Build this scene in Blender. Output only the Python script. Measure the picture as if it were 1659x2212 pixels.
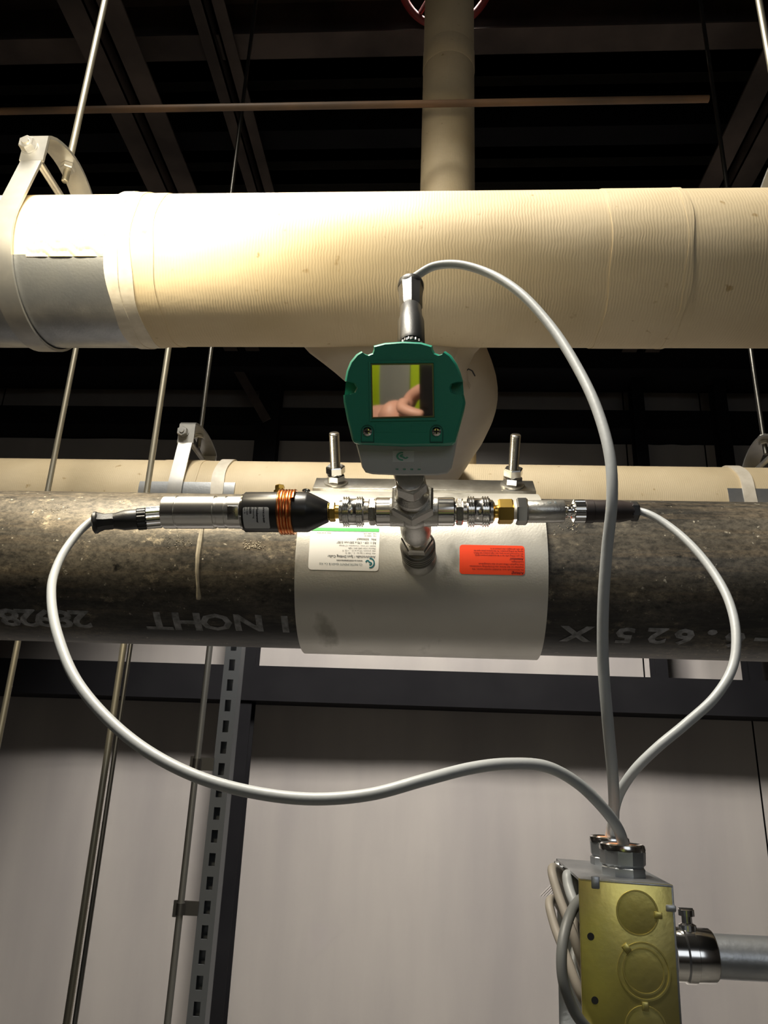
import bpy, bmesh, math, random
from mathutils import Vector, Matrix
random.seed(7)
for o in list(bpy.data.objects): bpy.data.objects.remove(o, do_unlink=True)
S = bpy.context.scene
COL = S.collection
PI = math.pi
# ------------------------------------------------------------------ camera
F = 1600.0; CX = 829.5; CY = 1106.0; CAMZ = 1.40
ax = -Vector((-24960-CX, CY-677, F)); ax.normalize()
uy = CY+3500.0
a_ = -(uy*ax[1]+F*ax[2])/ax[0]
au = Vector((a_, uy, F)); au.normalize()
ay = -au.cross(ax)
if ay.z < 0: ay = -ay
RX, RY, RZ = ax, ay, au                 # world axes in (right, up, forward) camera coordinates
right = Vector((RX.x, RY.x, RZ.x)); upv = Vector((RX.y, RY.y, RZ.y)); fwd = Vector((RX.z, RY.z, RZ.z))
cam = bpy.data.cameras.new('camera'); camo = bpy.data.objects.new('camera', cam); COL.objects.link(camo)
rm = Matrix((right, upv, -fwd)).transposed().to_4x4()
camo.matrix_world = Matrix.Translation((0, 0, CAMZ)) @ rm
cam.sensor_fit = 'VERTICAL'; cam.sensor_height = 24; cam.sensor_width = 18; cam.lens = F/2212*24
cam.clip_start = 0.02; cam.clip_end = 60
S.camera = camo
S.view_settings.view_transform = 'Standard'; S.view_settings.look = 'None'
S.view_settings.exposure = 0.9; S.view_settings.gamma = 1.0; S.view_settings.use_curve_mapping = False
# ------------------------------------------------------------------ world and lights
w = bpy.data.worlds.new('hall_air'); S.world = w; w.use_nodes = True
w.node_tree.nodes['Background'].inputs[0].default_value = (0.75, 0.8, 1.0, 1)
w.node_tree.nodes['Background'].inputs[1].default_value = 0.010
def lamp(kind, loc, target, power, color, **kw):
    l = bpy.data.lights.new('lamp', kind); l.energy = power; l.color = color
    for k, v in kw.items(): setattr(l, k, v)
    o = bpy.data.objects.new('lamp_light', l); COL.objects.link(o)
    o.location = loc
    o.rotation_euler = (Vector(target)-Vector(loc)).to_track_quat('-Z', 'Y').to_euler()
    return o
WARM = (1.0, 0.86, 0.60); NEUT = (1.0, 0.93, 0.86)
# work lamp just above and in front of the upper pipe, left of the camera
lamp('AREA', (-0.40, 0.43, CAMZ+0.66), (-0.37, 0.78, CAMZ+0.50), 2.3, WARM, shape='RECTANGLE', size=0.24, size_y=0.08, spread=math.radians(150))
# hall spot for the back wall, plus added lights overhead and behind
lamp('AREA', (-0.45, 0.30, CAMZ+1.75), (0.05, 0.62, CAMZ+0.1), 12.5, (1.0, 0.93, 0.80), shape='RECTANGLE', size=0.9, size_y=0.25, spread=math.radians(105))  # added overhead light, set to brighten the collar top and the vest
lamp('SPOT', (0.0, 1.70, CAMZ+2.42), (0.1, 4.0, CAMZ-0.75), 820, NEUT, spot_size=math.radians(78), spot_blend=0.45, shadow_soft_size=0.42)
lamp('AREA', (0.6, -2.2, CAMZ+0.6), (0.2, 1.0, CAMZ-0.1), 3.5, (0.9, 0.95, 1.0), shape='RECTANGLE', size=1.6, size_y=1.0)  # added soft fill from behind the viewpoint, no fixture there
# ------------------------------------------------------------------ helpers
def W(px, py, Y):
    """pixel of the photograph -> world point at horizontal distance Y"""
    d = right*((px-CX)/F)+upv*((CY-py)/F)+fwd
    return Vector((0, 0, CAMZ))+d*(Y/d.y)
def ray(px, py): return right*((px-CX)/F)+upv*((CY-py)/F)+fwd
def onplane(px, py, P, n):
    d = ray(px, py); C = Vector((0, 0, CAMZ)); return C+d*((P-C).dot(n)/d.dot(n))
def scale_at(P): return F/((P-Vector((0, 0, CAMZ))).dot(fwd))     # px per metre
def cylhit(px, py, yc, zc, R):
    """front hit with an X-parallel cylinder: X and surface angle (0 = towards the camera, 90 deg = top)"""
    d = ray(px, py); C = Vector((0, 0, CAMZ))
    a = d.y**2+d.z**2; b = -2*(d.y*yc+d.z*(zc-CAMZ)); c = yc**2+(zc-CAMZ)**2-R*R
    disc = max(0, b*b-4*a*c); t = (-b-math.sqrt(disc))/(2*a); P = C+d*t
    return P.x, math.atan2(P.z-zc, yc-P.y)
NC = {}
def uname(n): return n
def obj(name, bm, mat, parent=None, smooth=True, sharp=35, flat=False):
    me = bpy.data.meshes.new(name)
    bmesh.ops.recalc_face_normals(bm, faces=bm.faces)
    bm.to_mesh(me); bm.free()
    if mat: me.materials.append(mat)
    if smooth:
        me.polygons.foreach_set('use_smooth', [True]*len(me.polygons))
        me.set_sharp_from_angle(angle=math.radians(sharp))
    o = bpy.data.objects.new(name, me); COL.objects.link(o)
    if parent:
        o.parent = parent
        if parent.type == 'EMPTY': o.matrix_parent_inverse = Matrix.Translation(-parent.location)
    return o
def thing(name, label, cat, loc, group=None):
    o = bpy.data.objects.new(name, None); COL.objects.link(o); o.location = loc; o.empty_display_size = 0.05
    o['label'] = label; o['category'] = cat
    if group: o['group'] = group
    return o
def tag(o, label, cat, group=None):
    o['label'] = label; o['category'] = cat
    if group: o['group'] = group
    return o
def struct(o): o['kind'] = 'structure'; return o
def perp(A):
    A = A.normalized(); r = Vector((0, 0, 1)) if abs(A.z) < 0.9 else Vector((0, 1, 0))
    B = (r-A*r.dot(A)).normalized(); return B, A.cross(B)
def lathe(bm, O, A, prof, seg=32, caps=True, B=None, a0=0.0):
    A = A.normalized()
    if B is None: B, Cc = perp(A)
    else: B = (B-A*B.dot(A)).normalized(); Cc = A.cross(B)
    rings = []
    for t, r in prof:
        rings.append([bm.verts.new(O+A*t+(B*math.cos(a0+2*PI*k/seg)+Cc*math.sin(a0+2*PI*k/seg))*max(r, 1e-5)) for k in range(seg)])
    for i in range(len(rings)-1):
        for k in range(seg):
            bm.faces.new((rings[i][k], rings[i][(k+1) % seg], rings[i+1][(k+1) % seg], rings[i+1][k]))
    if caps:
        bm.faces.new(rings[0][::-1]); bm.faces.new(rings[-1])
    return bm
def hexnut(bm, O, A, r, t0, t1, B=None, a0=0.0, ch=0.12):
    c = min((t1-t0)*0.18, r*ch)
    return lathe(bm, O, A, [(t0, r*0.9), (t0+c, r), (t1-c, r), (t1, r*0.9)], 6, True, B, a0)
def box(bm, c, s, X=Vector((1, 0, 0)), Y=Vector((0, 1, 0)), Z=Vector((0, 0, 1)), bev=0.0, seg=2):
    vs = []
    for i in (-1, 1):
        for j in (-1, 1):
            for k in (-1, 1): vs.append(bm.verts.new(c+X*(i*s[0]/2)+Y*(j*s[1]/2)+Z*(k*s[2]/2)))
    fs = [bm.faces.new([vs[i] for i in f]) for f in ((0, 1, 3, 2), (4, 6, 7, 5), (0, 4, 5, 1), (2, 3, 7, 6), (0, 2, 6, 4), (1, 5, 7, 3))]
    if bev > 0:
        es = list({e for f in fs for e in f.edges})
        bmesh.ops.bevel(bm, geom=es, offset=bev, segments=seg, affect='EDGES', profile=0.5)
    return bm
def catmull(P, n=10):
    Q = [P[0]*2-P[1]]+list(P)+[P[-1]*2-P[-2]]; out = []
    for i in range(1, len(Q)-2):
        p0, p1, p2, p3 = Q[i-1:i+3]
        d1 = max((p1-p0).length, 1e-6)**.5; d2 = max((p2-p1).length, 1e-6)**.5; d3 = max((p3-p2).length, 1e-6)**.5
        m1 = (p1-p0)/d1-(p2-p0)/(d1+d2)+(p2-p1)/d2; m2 = (p2-p1)/d2-(p3-p1)/(d2+d3)+(p3-p2)/d3
        m1 *= d2; m2 *= d2
        for k in range(n):
            t = k/n; t2 = t*t; t3 = t2*t
            out.append(p1*(2*t3-3*t2+1)+m1*(t3-2*t2+t)+p2*(-2*t3+3*t2)+m2*(t3-t2))
    out.append(P[-1].copy()); return out
def tube(bm, pts, r, seg=14, caps=True):
    n = len(pts); R = r if isinstance(r, (list, tuple)) else [r]*n
    T = [(pts[min(i+1, n-1)]-pts[max(i-1, 0)]).normalized() for i in range(n)]
    B, _ = perp(T[0]); rings = []
    for i in range(n):
        B = (B-T[i]*B.dot(T[i])).normalized(); Cc = T[i].cross(B)
        rings.append([bm.verts.new(pts[i]+(B*math.cos(2*PI*k/seg)+Cc*math.sin(2*PI*k/seg))*R[i]) for k in range(seg)])
    for i in range(n-1):
        for k in range(seg): bm.faces.new((rings[i][k], rings[i][(k+1) % seg], rings[i+1][(k+1) % seg], rings[i+1][k]))
    if caps: bm.faces.new(rings[0][::-1]); bm.faces.new(rings[-1])
    return bm
def arcshell(bm, x0, x1, yc, zc, R0, R1, a0, a1, n=64, nx=1):
    """curved sheet of real thickness round an X axis"""
    full = abs(a1-a0) > 2*PI-1e-4; m = n if full else n+1; g = []
    for R in (R0, R1):
        g.append([[bm.verts.new((x0+(x1-x0)*j/nx, yc-R*math.cos(a0+(a1-a0)*i/n), zc+R*math.sin(a0+(a1-a0)*i/n))) for j in range(nx+1)] for i in range(m)])
    for i in range(n):
        k = (i+1) % m
        for j in range(nx):
            for h in (0, 1): bm.faces.new((g[h][i][j], g[h][k][j], g[h][k][j+1], g[h][i][j+1]))
        for j in (0, nx): bm.faces.new((g[0][i][j], g[0][k][j], g[1][k][j], g[1][i][j]))
    if not full:
        for i in (0, m-1):
            for j in range(nx): bm.faces.new((g[0][i][j], g[0][i][j+1], g[1][i][j+1], g[1][i][j]))
    return bm
def ribbon(bm, path, width, thick, X=Vector((1, 0, 0))):
    """flat strap of a width along X that follows a path in the YZ plane"""
    n = len(path); rows = []
    for i in range(n):
        T = (path[min(i+1, n-1)]-path[max(i-1, 0)]).normalized(); N = X.cross(T).normalized()
        rows.append([bm.verts.new(path[i]+X*(sx*width/2)+N*(sn*thick/2)) for sx, sn in ((-1, -1), (1, -1), (1, 1), (-1, 1))])
    for i in range(n-1):
        for k in range(4): bm.faces.new((rows[i][k], rows[i][(k+1) % 4], rows[i+1][(k+1) % 4], rows[i+1][k]))
    bm.faces.new(rows[0][::-1]); bm.faces.new(rows[-1]); return bm
def prism(bm, front, back):
    """loft between two outlines with the same number of points"""
    a = [bm.verts.new(p) for p in front]; b = [bm.verts.new(p) for p in back]; n = len(a)
    for i in range(n): bm.faces.new((a[i], a[(i+1) % n], b[(i+1) % n], b[i]))
    bm.faces.new(a); bm.faces.new(b[::-1]); return bm
def loft(bm, rings, cap0=True, cap1=True):
    V = [[bm.verts.new(p) for p in r] for r in rings]; n = len(V[0])
    for i in range(len(V)-1):
        for k in range(n): bm.faces.new((V[i][k], V[i][(k+1) % n], V[i+1][(k+1) % n], V[i+1][k]))
    if cap0: bm.faces.new(V[0])
    if cap1: bm.faces.new(V[-1][::-1])
    return bm
def planemap(O, U, V, N, off=0.0003): return lambda u, v: O+U*u+V*v+N*off
def cylmap(X0, a0, yc, zc, R, flip=-1, off=0.0003):
    def f(u, v):
        a = a0+flip*v/R; return Vector((X0+flip*u, yc-(R+off)*math.cos(a), zc+(R+off)*math.sin(a)))
    return f
def text_bm(bm, s, size, fmap, u0=0, v0=0, bold=0.0, align='LEFT', sx=1.0, cut=None, shear=0.0):
    cu = bpy.data.curves.new('t', 'FONT'); cu.body = s; cu.size = size; cu.align_x = align; cu.offset = bold; cu.resolution_u = 2; cu.shear = shear
    to = bpy.data.objects.new('t', cu); COL.objects.link(to)
    bpy.context.view_layer.update()
    me = bpy.data.meshes.new_from_object(to.evaluated_get(bpy.context.evaluated_depsgraph_get()))
    tb = bmesh.new(); tb.from_mesh(me)
    if cut:
        ys = [v.co.y for v in tb.verts]
        if ys:
            y = min(ys)+cut
            while y < max(ys):
                bmesh.ops.bisect_plane(tb, geom=tb.verts[:]+tb.edges[:]+tb.faces[:], plane_co=(0, y, 0), plane_no=(0, 1, 0)); y += cut
    m = {v: bm.verts.new(fmap(u0+v.co.x*sx, v0+v.co.y)) for v in tb.verts}
    for f in tb.faces:
        try: bm.faces.new([m[v] for v in f.verts])
        except ValueError: pass
    tb.free(); bpy.data.objects.remove(to, do_unlink=True); bpy.data.curves.remove(cu); bpy.data.meshes.remove(me)
def strip2d(bm, pts, wd, fmap):
    n = len(pts); A = []
    for i in range(n):
        p, q = pts[max(i-1, 0)], pts[min(i+1, n-1)]; dx, dy = q[0]-p[0], q[1]-p[1]; L = math.hypot(dx, dy) or 1
        nx, ny = -dy/L*wd/2, dx/L*wd/2
        A.append((bm.verts.new(fmap(pts[i][0]+nx, pts[i][1]+ny)), bm.verts.new(fmap(pts[i][0]-nx, pts[i][1]-ny))))
    for i in range(n-1): bm.faces.new((A[i][0], A[i][1], A[i+1][1], A[i+1][0]))
def rrect(w_, h_, r, n=5):
    P = []
    for cx, cy, a in ((w_/2-r, h_/2-r, 0), (-w_/2+r, h_/2-r, 90), (-w_/2+r, -h_/2+r, 180), (w_/2-r, -h_/2+r, 270)):
        for k in range(n+1):
            t = math.radians(a+90*k/n); P.append((cx+r*math.cos(t), cy+r*math.sin(t)))
    return P
def sticker_bm(w_, h_, r, fmap, rows=14):
    """rounded sheet cut in rows so that it follows a curved surface"""
    bm = bmesh.new(); L = []
    for i in range(rows+1):
        v = -h_/2+h_*(0.5-0.5*math.cos(PI*i/rows)); d = 0
        if abs(v) > h_/2-r: d = r-math.sqrt(max(0, r*r-(abs(v)-h_/2+r)**2))
        L.append([bm.verts.new(fmap(-w_/2+d+(w_-2*d)*j/4, v)) for j in range(5)])
    for i in range(rows):
        for j in range(4): bm.faces.new((L[i][j], L[i][j+1], L[i+1][j+1], L[i+1][j]))
    return bm
# ------------------------------------------------------------------ materials
def mat(name, col, rough=0.5, metal=0.0, var=None, vscale=20, vstretch=(1, 1, 1), bump=0.0, bscale=200, bstretch=(1, 1, 1), rvar=0.0, spec=None):
    m = bpy.data.materials.new(name); m.use_nodes = True; nt = m.node_tree; b = nt.nodes['Principled BSDF']
    b.inputs['Base Color'].default_value = (*col, 1); b.inputs['Roughness'].default_value = rough; b.inputs['Metallic'].default_value = metal
    if spec is not None: b.inputs['Specular IOR Level'].default_value = spec
    tc = nt.nodes.new('ShaderNodeTexCoord')
    def noise(sc, st, det=5):
        mp = nt.nodes.new('ShaderNodeMapping'); mp.inputs['Scale'].default_value = st; nt.links.new(tc.outputs['Object'], mp.inputs[0])
        n = nt.nodes.new('ShaderNodeTexNoise'); n.inputs['Scale'].default_value = sc; n.inputs['Detail'].default_value = det; nt.links.new(mp.outputs[0], n.inputs[0]); return n
    if var:
        n = noise(vscale, vstretch); r = nt.nodes.new('ShaderNodeValToRGB'); r.color_ramp.elements[0].position = 0.35; r.color_ramp.elements[1].position = 0.68
        r.color_ramp.elements[0].color = (*var, 1); r.color_ramp.elements[1].color = (*col, 1)
        nt.links.new(n.outputs['Fac'], r.inputs[0]); nt.links.new(r.outputs[0], b.inputs['Base Color'])
        if rvar:
            mr = nt.nodes.new('ShaderNodeMapRange'); mr.inputs[3].default_value = rough+rvar; mr.inputs[4].default_value = rough-rvar; nt.links.new(n.outputs['Fac'], mr.inputs[0]); nt.links.new(mr.outputs[0], b.inputs['Roughness'])
    if bump:
        n = noise(bscale, bstretch, 3); bp = nt.nodes.new('ShaderNodeBump'); bp.inputs['Strength'].default_value = bump; bp.inputs['Distance'].default_value = 0.001
        nt.links.new(n.outputs['Fac'], bp.inputs['Height']); nt.links.new(bp.outputs[0], b.inputs['Normal'])
    return m
chrome = mat('chrome', (0.82, 0.81, 0.79), 0.17, 1.0)
nickel = mat('nickel_fitting', (0.66, 0.64, 0.60), 0.22, 1.0, bump=0.15, bscale=900)
cast = mat('cast_stainless', (0.55, 0.54, 0.51), 0.36, 1.0, bump=0.3, bscale=700)
steel = mat('stainless_steel', (0.62, 0.61, 0.58), 0.34, 0.9, var=(0.45, 0.44, 0.41), vscale=60, bump=0.2, bscale=400)
darksteel = mat('shade_darkened_steel', (0.24, 0.235, 0.22), 0.38, 1.0)
galv = mat('galvanised_steel', (0.52, 0.54, 0.56), 0.38, 0.85, var=(0.40, 0.42, 0.45), vscale=35, rvar=0.08, bump=0.15, bscale=300)
zinc = mat('zinc_strap', (0.55, 0.545, 0.52), 0.42, 0.8, var=(0.42, 0.42, 0.42), vscale=30)
rodm = mat('threaded_rod_zinc', (0.50, 0.47, 0.38), 0.4, 0.8)
brass = mat('brass', (0.72, 0.48, 0.12), 0.25, 1.0)
copper = mat('copper_tube', (0.80, 0.30, 0.11), 0.25, 1.0)
blackm = mat('black_anodised', (0.010, 0.010, 0.011), 0.32, 0.0)
blackp = mat('black_plastic', (0.014, 0.014, 0.015), 0.42, 0.0, bump=0.1, bscale=900)
brownp = mat('brownish_black_plastic', (0.022, 0.014, 0.013), 0.5, 0.0)
ringblk = mat('black_rubber', (0.012, 0.012, 0.012), 0.7)
green = mat('teal_green_plastic', (0.014, 0.285, 0.185), 0.42, 0.0, bump=0.08, bscale=1200)
white = mat('light_grey_plastic', (0.50, 0.51, 0.49), 0.45, 0.0, bump=0.1, bscale=1500)
paper = mat('white_sticker_paper', (0.90, 0.89, 0.87), 0.4)
ink = mat('black_print', (0.05, 0.05, 0.055), 0.6)
tealink = mat('teal_print', (0.005, 0.16, 0.20), 0.5)
greyink = mat('grey_print', (0.12, 0.16, 0.18), 0.6)
greenink = mat('green_print', (0.06, 0.48, 0.10), 0.5)
logogreen = mat('green_logo_print', (0.10, 0.36, 0.24), 0.5)
redpaper = mat('red_orange_sticker', (0.95, 0.065, 0.012), 0.45)
redink = mat('dark_red_print', (0.16, 0.004, 0.004), 0.6)
cablem = mat('grey_cable_jacket', (0.43, 0.45, 0.46), 0.42, 0.0, bump=0.1, bscale=300)
cabled = mat('tan_grey_cable_jacket', (0.42, 0.38, 0.33), 0.5, 0.0)
tapem = mat('white_tape', (0.74, 0.69, 0.60), 0.45, 0.0, var=(0.62, 0.57, 0.48), vscale=60, bump=0.3, bscale=90)
wallm = mat('vinyl_faced_wall_lining', (0.54, 0.51, 0.475), 0.45, 0.0, var=(0.44, 0.415, 0.40), vscale=1.6, vstretch=(2.2, 1, 0.35), bump=0.35, bscale=6, bstretch=(3, 1, 0.3))
darkbeam = mat('dark_painted_steel', (0.006, 0.006, 0.007), 0.8, 0.0, spec=0.1, var=(0.004, 0.004, 0.005), vscale=5)
browbeam = mat('brown_primer_steel', (0.085, 0.066, 0.056), 0.75, 0.0, spec=0.2, var=(0.035, 0.028, 0.025), vscale=4)
deckm = mat('dark_roof_deck', (0.07, 0.065, 0.06), 0.55, 0.2)
rust = mat('rusty_conduit', (0.16, 0.085, 0.04), 0.6, 0.0, var=(0.08, 0.05, 0.03), vscale=8)
redpaint = mat('red_painted_iron', (0.16, 0.012, 0.010), 0.5)
concrete = mat('grey_concrete', (0.30, 0.29, 0.27), 0.8, 0.0, var=(0.22, 0.21, 0.20), vscale=3)
peach = mat('orange_seal', (0.75, 0.33, 0.16), 0.5)
skin = mat('skin', (0.62, 0.33, 0.24), 0.5)
vestm = mat('yellow_vest_fabric', (0.62, 0.80, 0.015), 0.7)
reflm = mat('silver_vest_stripe', (0.55, 0.56, 0.52), 0.4, 0.3)
cloth = mat('navy_cloth', (0.02, 0.025, 0.045), 0.8)
hair = mat('brown_hair', (0.05, 0.03, 0.02), 0.6)
screenm = mat('dark_mirror_glass', (0.62, 0.60, 0.56), 0.03, 1.0)
boxm = mat('vest_reflection_yellow', (0.80, 0.68, 0.19), 0.30, 0.85, var=(0.62, 0.54, 0.20), vscale=28, rvar=0.06, bump=0.08, bscale=250)  # yellow stands in for the vest's reflection on galvanised steel
def canvas():
    m = mat('canvas_jacket', (0.66, 0.555, 0.37), 0.62, 0.0); nt = m.node_tree; b = nt.nodes['Principled BSDF']; L = nt.links.new
    tc = nt.nodes.new('ShaderNodeTexCoord')
    n1 = nt.nodes.new('ShaderNodeTexNoise'); n1.inputs['Scale'].default_value = 7; n1.inputs['Detail'].default_value = 8; L(tc.outputs['Object'], n1.inputs[0])
    r = nt.nodes.new('ShaderNodeValToRGB'); r.color_ramp.elements[0].position = 0.3; r.color_ramp.elements[1].position = 0.72
    r.color_ramp.elements[0].color = (0.54, 0.435, 0.27, 1); r.color_ramp.elements[1].color = (0.69, 0.58, 0.40, 1); L(n1.outputs['Fac'], r.inputs[0])
    mp2 = nt.nodes.new('ShaderNodeMapping'); mp2.inputs['Scale'].default_value = (1, 1, 1); L(tc.outputs['Object'], mp2.inputs[0])
    n4 = nt.nodes.new('ShaderNodeTexNoise'); n4.inputs['Scale'].default_value = 60; n4.inputs['Detail'].default_value = 3; L(mp2.outputs[0], n4.inputs[0])
    sp = nt.nodes.new('ShaderNodeMapRange'); sp.inputs[1].default_value = 0.24; sp.inputs[2].default_value = 0.31; L(n4.outputs['Fac'], sp.inputs[0])
    mx = nt.nodes.new('ShaderNodeMix'); mx.data_type = 'RGBA'; mx.inputs[6].default_value = (0.40, 0.29, 0.15, 1); L(sp.outputs[0], mx.inputs[0]); L(r.outputs[0], mx.inputs[7]); L(mx.outputs[2], b.inputs['Base Color'])
    wv = nt.nodes.new('ShaderNodeTexWave'); wv.wave_type = 'BANDS'; wv.bands_direction = 'X'; wv.inputs['Scale'].default_value = 90; wv.inputs['Distortion'].default_value = 5.0; wv.inputs['Detail'].default_value = 2; wv.inputs['Detail Scale'].default_value = 0.6
    L(tc.outputs['Object'], wv.inputs[0])
    mp = nt.nodes.new('ShaderNodeMapping'); mp.inputs['Scale'].default_value = (1, 2.2, 2.2); L(tc.outputs['Object'], mp.inputs[0])
    n2 = nt.nodes.new('ShaderNodeTexNoise'); n2.inputs['Scale'].default_value = 30; n2.inputs['Detail'].default_value = 6; L(mp.outputs[0], n2.inputs[0])
    n3 = nt.nodes.new('ShaderNodeTexNoise'); n3.inputs['Scale'].default_value = 9; n3.inputs['Detail'].default_value = 2; L(tc.outputs['Object'], n3.inputs[0])
    mw = nt.nodes.new('ShaderNodeMath'); mw.operation = 'MULTIPLY'; L(wv.outputs['Fac'], mw.inputs[0]); L(n3.outputs['Fac'], mw.inputs[1])
    ma = nt.nodes.new('ShaderNodeMath'); ma.operation = 'MULTIPLY_ADD'; L(n2.outputs['Fac'], ma.inputs[0]); ma.inputs[1].default_value = 2.2; L(mw.outputs[0], ma.inputs[2])
    bp = nt.nodes.new('ShaderNodeBump'); bp.inputs['Strength'].default_value = 0.40; bp.inputs['Distance'].default_value = 0.0005; L(ma.outputs[0], bp.inputs['Height']); L(bp.outputs[0], b.inputs['Normal'])
    return m
canv = canvas()
def millsteel():
    m = mat('mill_scale_steel', (0.1, 0.1, 0.1), 0.42, 0.35); nt = m.node_tree; b = nt.nodes['Principled BSDF']; L = nt.links.new
    tc = nt.nodes.new('ShaderNodeTexCoord')
    def noise(sc, st, det=8, ro=0.6):
        mp = nt.nodes.new('ShaderNodeMapping'); mp.inputs['Scale'].default_value = st; L(tc.outputs['Object'], mp.inputs[0])
        n = nt.nodes.new('ShaderNodeTexNoise'); n.inputs['Scale'].default_value = sc; n.inputs['Detail'].default_value = det; n.inputs['Roughness'].default_value = ro; L(mp.outputs[0], n.inputs[0]); return n.outputs['Fac']
    def ramp(fac, a, c, ca, cb):
        r = nt.nodes.new('ShaderNodeValToRGB'); r.color_ramp.elements[0].position = a; r.color_ramp.elements[1].position = c
        r.color_ramp.elements[0].color = (*ca, 1); r.color_ramp.elements[1].color = (*cb, 1); L(fac, r.inputs[0]); return r.outputs[0]
    def mixc(f, A, B):
        mx = nt.nodes.new('ShaderNodeMix'); mx.data_type = 'RGBA'; L(f, mx.inputs[0])
        for s, i in ((A, 6), (B, 7)):
            if isinstance(s, tuple): mx.inputs[i].default_value = (*s, 1)
            else: L(s, mx.inputs[i])
        return mx.outputs[2]
    base = ramp(noise(9, (0.5, 1.6, 1.6)), 0.38, 0.62, (0.040, 0.039, 0.037), (0.165, 0.148, 0.122))
    streak = noise(22, (0.18, 5, 5), 4); f1 = ramp(streak, 0.50, 0.72, (0, 0, 0), (0.55, 0.55, 0.55))
    c = mixc(f1, base, (0.20, 0.155, 0.105))
    f2 = ramp(noise(55, (0.7, 1, 1), 10, 0.78), 0.56, 0.66, (0, 0, 0), (0.95, 0.95, 0.95)); f2b = ramp(noise(5, (0.8, 1, 1), 3), 0.42, 0.62, (0, 0, 0), (1, 1, 1))
    mm = nt.nodes.new('ShaderNodeMath'); mm.operation = 'MULTIPLY'; L(f2, mm.inputs[0]); L(f2b, mm.inputs[1]); c = mixc(mm.outputs[0], c, (0.44, 0.38, 0.28))
    f3 = ramp(noise(26, (0.8, 1.3, 1.3), 6, 0.65), 0.34, 0.40, (1, 1, 1), (0, 0, 0)); c = mixc(f3, c, (0.018, 0.017, 0.016))
    f4 = ramp(noise(170, (1, 1, 1), 2, 0.5), 0.70, 0.74, (0, 0, 0), (1, 1, 1)); c = mixc(f4, c, (0.5, 0.47, 0.40))
    # fine mottled grain, and a ragged change to near black down the lower flank
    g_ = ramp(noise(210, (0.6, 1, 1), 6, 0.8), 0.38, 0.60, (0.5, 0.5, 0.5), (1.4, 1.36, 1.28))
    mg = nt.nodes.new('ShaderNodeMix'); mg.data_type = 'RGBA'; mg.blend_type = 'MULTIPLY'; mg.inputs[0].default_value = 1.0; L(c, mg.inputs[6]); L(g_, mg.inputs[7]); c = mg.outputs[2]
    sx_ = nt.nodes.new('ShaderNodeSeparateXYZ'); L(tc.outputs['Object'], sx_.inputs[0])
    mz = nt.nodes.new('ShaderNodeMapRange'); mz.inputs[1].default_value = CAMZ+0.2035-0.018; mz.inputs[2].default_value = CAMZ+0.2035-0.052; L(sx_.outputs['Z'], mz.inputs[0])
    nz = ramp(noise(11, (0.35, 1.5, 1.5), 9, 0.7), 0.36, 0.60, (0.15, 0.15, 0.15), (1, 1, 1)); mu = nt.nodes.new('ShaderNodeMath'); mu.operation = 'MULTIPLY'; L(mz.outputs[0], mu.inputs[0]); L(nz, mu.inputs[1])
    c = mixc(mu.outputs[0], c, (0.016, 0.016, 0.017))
    L(c, b.inputs['Base Color'])
    bp = nt.nodes.new('ShaderNodeBump'); bp.inputs['Strength'].default_value = 0.35; bp.inputs['Distance'].default_value = 0.0012
    L(noise(60, (0.5, 1, 1), 6), bp.inputs['Height']); L(bp.outputs[0], b.inputs['Normal'])
    return m
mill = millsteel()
def collarmat():
    m = mat('satin_stainless_band', (0.62, 0.60, 0.55), 0.46, 0.62, bump=0.12, bscale=500); nt = m.node_tree; b = nt.nodes['Principled BSDF']; L = nt.links.new
    tc = nt.nodes.new('ShaderNodeTexCoord'); mp = nt.nodes.new('ShaderNodeMapping'); mp.inputs['Scale'].default_value = (1, 0.6, 0.6); L(tc.outputs['Object'], mp.inputs[0])
    n = nt.nodes.new('ShaderNodeTexNoise'); n.inputs['Scale'].default_value = 26; n.inputs['Detail'].default_value = 4; L(mp.outputs[0], n.inputs[0])
    r = nt.nodes.new('ShaderNodeValToRGB'); e = r.color_ramp.elements; e[0].position = 0.30; e[0].color = (0.36, 0.35, 0.31, 1); e[1].position = 0.40; e[1].color = (0.60, 0.585, 0.54, 1); L(n.outputs['Fac'], r.inputs[0]); L(r.outputs[0], b.inputs['Base Color'])
    mr = nt.nodes.new('ShaderNodeMapRange'); mr.inputs[1].default_value = 0.3; mr.inputs[2].default_value = 0.7; mr.inputs[3].default_value = 0.38; mr.inputs[4].default_value = 0.5; L(n.outputs['Fac'], mr.inputs[0]); L(mr.outputs[0], b.inputs['Roughness'])
    return m
band_m = collarmat()
# ------------------------------------------------------------------ room shell
XL, XR, YB, YF, ZC = -4.6, 5.2, 4.0, -3.6, CAMZ+2.75
def slab(name, x0, x1, y0, y1, z0, z1, m, parent=None, kind=True):
    bm = box(bmesh.new(), Vector(((x0+x1)/2, (y0+y1)/2, (z0+z1)/2)), (x1-x0, y1-y0, z1-z0)); o = obj(name, bm, m, parent, smooth=False)
    if kind: struct(o)
    return o
slab('floor', XL-0.1, XR+0.1, YF-0.1, YB+0.1, -0.1, 0.0, concrete)
wb = slab('wall_back', XL-0.1, XR+0.1, YB+0.03, YB+0.13, 0.0, ZC+0.2, darkbeam)
slab('wall_left', XL-0.1, XL, YF, YB, 0.0, ZC+0.2, wallm); slab('wall_right', XR, XR+0.1, YF, YB, 0.0, ZC+0.2, wallm); slab('wall_front', XL, XR, YF-0.1, YF, 0.0, ZC+0.2, wallm)
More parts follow.
